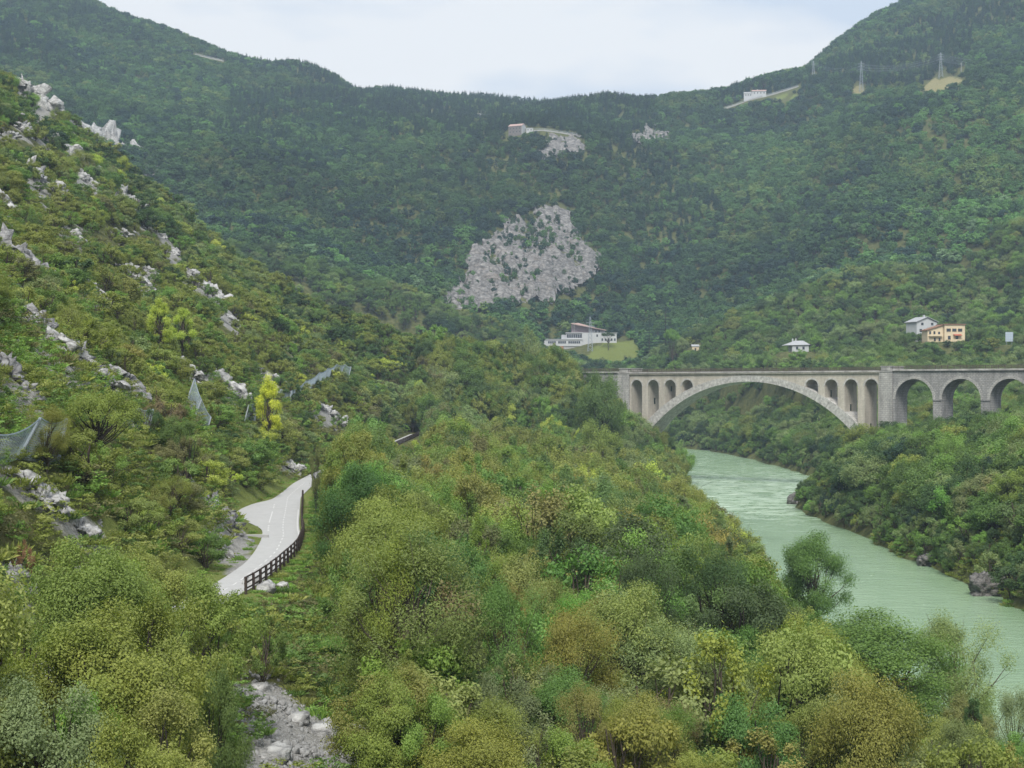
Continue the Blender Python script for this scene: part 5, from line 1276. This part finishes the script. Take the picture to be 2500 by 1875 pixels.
def zone(i):
    if side[i] > 0: return 'on the far bank under the viaduct' if y[i] > 380 else 'on the far river bank'
    if up[i]:
        if y[i] < 120: return 'at lower left above the path'
        if y[i] < 200: return 'on the slope left of the path bend'
        if y[i] < 300: return 'on the slope near the rockfall nets'
        return 'high on the rocky slope'
    if y[i] > 380: return 'on the spur before the bridge'
    if off[i] < 14: return 'just below the path fence' if y[i] > 105 else 'beside the scree'
    if off[i] > 42: return 'close to the near river edge'
    return 'in the bottom middle wood' if y[i] < 120 else 'in the middle wood below the path'
LAB = {}
for i in np.where(single)[0]: LAB.setdefault((PN[ci[i]], FORM[kind[i]], 'tree' if is_tree[i] else 'bush', zone(i)), []).append(i)
for (cn, fm, wd, zn), mem in LAB.items():
    mem.sort(key=lambda i: px[i])
    for kk, i in enumerate(mem):
        if len(mem) == 1: lb = f'{cn} {fm} {wd} {zn}'
        elif kk == len(mem)-1: lb = f'{cn} {fm} {wd} {zn}, rightmost'
        elif kk < 20: lb = f'{cn} {fm} {wd} {zn}, ' + ('leftmost' if kk == 0 else ORD[kk]+' from left')
        else: lb = f'{cn} {fm} {wd} {zn}, ' + ('twenty-first', 'twenty-second', 'twenty-third', 'twenty-fourth', 'twenty-fifth', 'twenty-sixth')[min(kk-20, 5)]+' from left'
        e = empty(wd, (x[i], y[i], z[i])); tag(e, lb, wd, ('trees ' if wd == 'tree' else 'bushes ')+zn)
        c, tk = near_mesh(kind[i], 2 if y[i] < 138 and kind[i] in ('broad', 'wide', 'airy', 'poplar', 'dense') else int(i) % 2); H0, R0 = SIZE[kind[i]]; sc = (r[i]/R0*random.uniform(.9, 1.1), r[i]/R0*random.uniform(.9, 1.1), h[i]/H0); rz = random.uniform(0, 6.28); tl = (random.uniform(-.06, .06), random.uniform(-.06, .06), rz)
        o = link('crown', c, e); o.scale = sc; o.rotation_euler = tl; o.color = (*[float(q)*random.uniform(.85, 1.15) for q in PV[ci[i]]], 1)
        o = link('trunk', tk, e); o.scale = sc; o.rotation_euler = tl
def to_mass(name, label, m_, lod):
    n = int(m_.sum()); kk = kind[m_]; H0 = np.array([SIZE[q][0] for q in kk]); R0 = np.array([SIZE[q][1] for q in kk])
    two = ('broad', 'wide', 'shrub', 'loose', 'airy', 'poplar', 'dense')
    pk = [PI[q, int(rng.integers(2)) if q in two and lod != 'fine' else 0, lod] for q in kk]
    turn = np.stack([rng.uniform(-.06, .06, n), rng.uniform(-.06, .06, n), rng.uniform(0, 6.28, n)], 1); s = r[m_]/R0
    sz_ = np.stack([s*rng.uniform(.88, 1.12, n), s*rng.uniform(.88, 1.12, n), h[m_]/H0], 1)
    haze_tint = np.array([.72, .86, 1.12]) if lod == 'far' else np.ones(3); patch = (1+.45*fbm2(x[m_]/120, y[m_]/160, 3, 55))[:, None] if lod == 'far' else 1.  # distance haze painted into far trees: tint darkened and pulled to blue
    mass(name, label, np.stack([x[m_], y[m_], z[m_]], 1), pk, turn, sz_, haze_tint*patch*PV[ci[m_]]*rng.uniform(.84, 1.16, (n, 1))*rng.uniform(.96, 1.04, (n, 3)))
rest = ~single
to_mass('slope_woodland', 'mixed olive and green scrub wood covering the near slopes', rest & (side < 0) & (y > 150), 'mid')
to_mass('foreground_scrub', 'smaller shrubs filling the gaps between the nearest trees', rest & (side < 0) & (y <= 150), 'fine')
to_mass('riverside_woodland', 'dense green wood along the far river bank', rest & (side > 0), 'mid')

# undergrowth between the near trees, grass at the path edge
gx_, gy_ = scatter(-150, 110, 55, 330, 1.1); a = gx_/gy_
rd, sd_ = river_d(gx_, gy_); of = gx_-path_x(gy_); lay = np.interp(gy_, [150, 165, 174, 188, 197, 204, 214], [0, 1.6, 3.6, 4.2, 2.6, .8, 0])
k_ = (a > -.36) & (a < .36) & (rd > .3) & ((of < -(2.1+lay)) | (of > 2.2)) & (rng.random(len(a)) < np.where(gy_ < 240, .85, .5))
gx_, gy_, of = gx_[k_], gy_[k_], of[k_]; zz = ground(gx_, gy_); qx, qy = px_of(gx_, gy_, zz); k_ = ~(poly_in(qx, qy, SCREE) & (gy_ < 140) & (rng.random(len(qx)) < .93)); gx_, gy_, of, zz = gx_[k_], gy_[k_], of[k_], zz[k_]
n = len(gx_); near_path = (of > -(4.2+np.interp(gy_, [150, 165, 174, 188, 197, 204, 214], [0, 1.6, 3.6, 4.2, 2.6, .8, 0]))) & (of < 4.2) & (gy_ > 105) & (gy_ < 245)
pk = np.where(near_path | (rng.random(n) < .45), PI['tuft', 0]+2*rng.integers(0, 2, n)*0, PI['low', 0]); 
pk = np.array([PI[('tuft' if (a_ == PI['tuft', 0]) else 'low'), int(rng.integers(2))] for a_ in pk])
cc = pick_col(gx_, gy_, {'olive': .3, 'green': .25, 'bright green': .2, 'khaki': .15, 'brownish': .1}, 6, 23); cc = np.where(near_path & (rng.random(n) < .7), PN.index('bright green'), cc)
s = rng.uniform(.8, 2.0, n)*np.where(near_path, .42, 1.); mass('undergrowth', 'low grass and undergrowth between the near trees', np.stack([gx_, gy_, zz], 1), pk, np.stack([np.zeros(n), np.zeros(n), rng.uniform(0, 6.28, n)], 1), np.stack([s, s, s*rng.uniform(.6, 1.1, n)], 1), PV[cc]*rng.uniform(.75, 1.2, (n, 1)))

# scree: rubble mass and single boulders
gx_, gy_ = scatter(-26, 10, 70, 125, .34); zz = ground(gx_, gy_); qx, qy = px_of(gx_, gy_, zz)
k_ = poly_in(qx+rng.normal(0, 8, len(qx)), qy+rng.normal(0, 8, len(qx)), SCREE) & (gx_-path_x(gy_) > 2.4); gx_, gy_, zz = gx_[k_], gy_[k_], zz[k_]; n = len(gx_)
s = .11+.26*rng.random(n)**4; mass('scree_rubble', 'pale grey broken stones of the scree slope', np.stack([gx_, gy_, zz], 1), [PI['stone', int(q)] for q in rng.integers(0, 4, n)], rng.uniform(0, 6.28, (n, 3)), np.stack([s*1.4, s*1.4, s], 1), np.ones((n, 3))*.4)
for i, (px_, py_, w, lb) in enumerate([(790, 1795, 1.7, 'white boulder on the scree right side'), (850, 1815, 2.0, 'pale boulder at the dry shrub beside the scree'), (672, 1850, 1.5, 'grey angular block at the bottom of the scree'),
                                       (636, 1690, 1.2, 'pale boulder near the top of the scree'), (615, 1408+20, 1.3, 'pale stone below the near fence end'), (650, 1440, 1.4, 'light boulder in the grass below the fence'), (690, 1435, .9, 'small light stone below the fence'), (730, 1760, 1.1, 'grey boulder in the middle of the scree')]):
    X_, Y_, Z_ = hit(px_, py_); o = link('boulder', crag_mesh('boulder', w, w*.75, w*.9, .2, 60+i, M['limestone'], 3), None, (X_, Y_, Z_+.1)); tag(o, lb, 'boulder', 'boulders of the scree')

# ------------------------------------------------------------------ woodland beyond the bridge and on the mountains
x, y = scatter(-780, 800, 560, 2140, 6.4)
a = x/y; rd, side = river_d(x, y)
k_ = (a > -.345) & (a < .345) & (rd > 3) & ((side > 0) | (y > 640)) & ~((side > 0) & (rd < 190) & (y < 705)) & (rng.random(len(x)) < .93)
# what the near spur hides for good needs no trees
k_ &= ~((a > -.02) & (y < 880) & (side < 0))
x, y, rd, side = x[k_], y[k_], rd[k_], side[k_]; z = ground(x, y); n = len(x)
qx, qy = px_of(x, y, z)
big = fbm2(x/60, y/60, 3, 91)*.5+.5
pinez = smooth(.52, .66, fbm2(x/130, y/150, 3, 93)*.5+.5)*smooth(1250, 1450, y)*.8
pinez = np.maximum(pinez, .75*((qy < 345) & (qy > 225) & (qx > 560) & (qx < 1600) & (y > 1490)))
u = rng.random(n)
kind = np.where(rng.random(n) < pinez, 'pine', np.where(u < .25, 'broad', np.where(u < .55, 'dense', np.where(u < .85, 'wide', np.where(u < .93, 'airy', 'poplar'))))).astype(object)
h = rng.uniform(5, 11, n)*(.72+.5*big); h = np.where(kind == 'pine', rng.uniform(9, 13, n), h); h = np.where((rd < 14) & (y < 1000), h*.6, h)
H0 = np.array([SIZE[q][0] for q in kind]); R0 = np.array([SIZE[q][1] for q in kind]); r = R0*h/H0*rng.uniform(1., 1.4, n)
for x0, x1, y0, y1, Y in CLEAR:
    rp_ = r/y*FPX; m_ = (y < Y+3) & (y > Y-230) & (qx+rp_*.8 > x0) & (qx-rp_*.8 < x1) & (qy > y0)
    lim = CAM_Z-(y1+1-HOR)/FPX*y-z; m_ &= (h > lim) & (lim > 1.2); r = np.where(m_, np.maximum(r*(np.maximum(lim, 1.2)/h)**.6, 1.6), r); h = np.where(m_, lim, h)
bad = clear_mask(x, y, z, h, r)
sparse = np.zeros(n, bool)
for pl, lo, hi in ((CLIFF, 900, 1400), (CLIFF2, 1200, 1700), (CLIFF3, 1300, 1800), (CLIFF4, 1400, 1900)):
    m_ = poly_in(qx, qy, pl) & (y > lo) & (y < hi); sparse |= m_
    c = np.mean(pl, 0); _, pt_ = px_of(x, y, z+h); cov_ = poly_in(qx, pt_+8, pl) & (y > lo-60) & (y < hi) & ~m_
    bad |= cov_ & (rng.random(n) < .45)
bad |= sparse & (rng.random(n) < np.where(fbm2(x/22, y/45, 3, 77) > -.22, .0, .35)); sh_ = rng.uniform(.3, .6, n); h = np.where(sparse, h*sh_+1.2, h); r = np.where(sparse, r*sh_, r)
for pl, lo, hi in ((MEADOW, 1250, 1750), (MEADOW2, 1300, 1800), (FIELD, 930, 1150), (LAWN, 1500, 1950)):
    _, pt_ = px_of(x, y, z+h*.6); bad |= (poly_in(qx, qy, pl) | poly_in(qx, pt_, pl)) & (y > lo-30) & (y < hi)
    cx_, cy_ = np.mean(pl, 0)
s_, d_ = bridge_sd(x, y)
ok = ~bad
x, y, z, h, r, kind, side, rd, qx, qy = (q[ok] for q in (x, y, z, h, r, kind, side, rd, qx, qy)); n = len(x)
ci = pick_col(x, y, W_FAR, 70, 31)
near_v = rng.random(n) < smooth(1150, 800, y)*.85; ci = np.where(near_v, pick_col(x, y, {'green': .34, 'bright green': .22, 'grey-green': .16, 'dark green': .16, 'pale green': .12}, 40, 37), ci)
right_flank = (qx > 2200) & (qy > 300) & (qy < 620) & (rng.random(n) < .55); ci = np.where(right_flank, pick_col(x, y, {'bright green': .4, 'green': .35, 'olive': .25}, 40, 39), ci)  # brighter leaf colours for the closer right-hand hill flank
ci = np.where(kind == 'pine', np.where(rng.random(n) < .6, PN.index('blackish green'), PN.index('dark green')), ci)
up = np.zeros(n, bool); single = np.zeros(n, bool)
to_mass('valley_woodland', 'mixed green trees on the valley floor beyond the bridge', y < 1000, 'mid')
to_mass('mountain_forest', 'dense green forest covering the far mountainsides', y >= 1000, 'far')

# ------------------------------------------------------------------ haze
hz, t, o = new_mat('valley_haze'); t.nodes.remove(o); o = N(t, 'ShaderNodeOutputMaterial')
pv = N(t, 'ShaderNodeVolumePrincipled'); pv.inputs['Color'].default_value = (.60, .79, 1, 1); pv.inputs['Density'].default_value = 1.6e-4; pv.inputs['Anisotropy'].default_value = .1
pv.inputs['Density Attribute'].default_value = ''; pv.inputs['Temperature Attribute'].default_value = ''; hz.cycles.homogeneous_volume = True
t.links.new(pv.outputs[0], o.inputs['Volume'])
hb = MB().box(-1650, 1650, -500, 2900, -60, 1150).build('haze', hz); tag(hb, 'thin bluish haze filling the valley', kind='stuff'); hb.visible_shadow = False if False else True
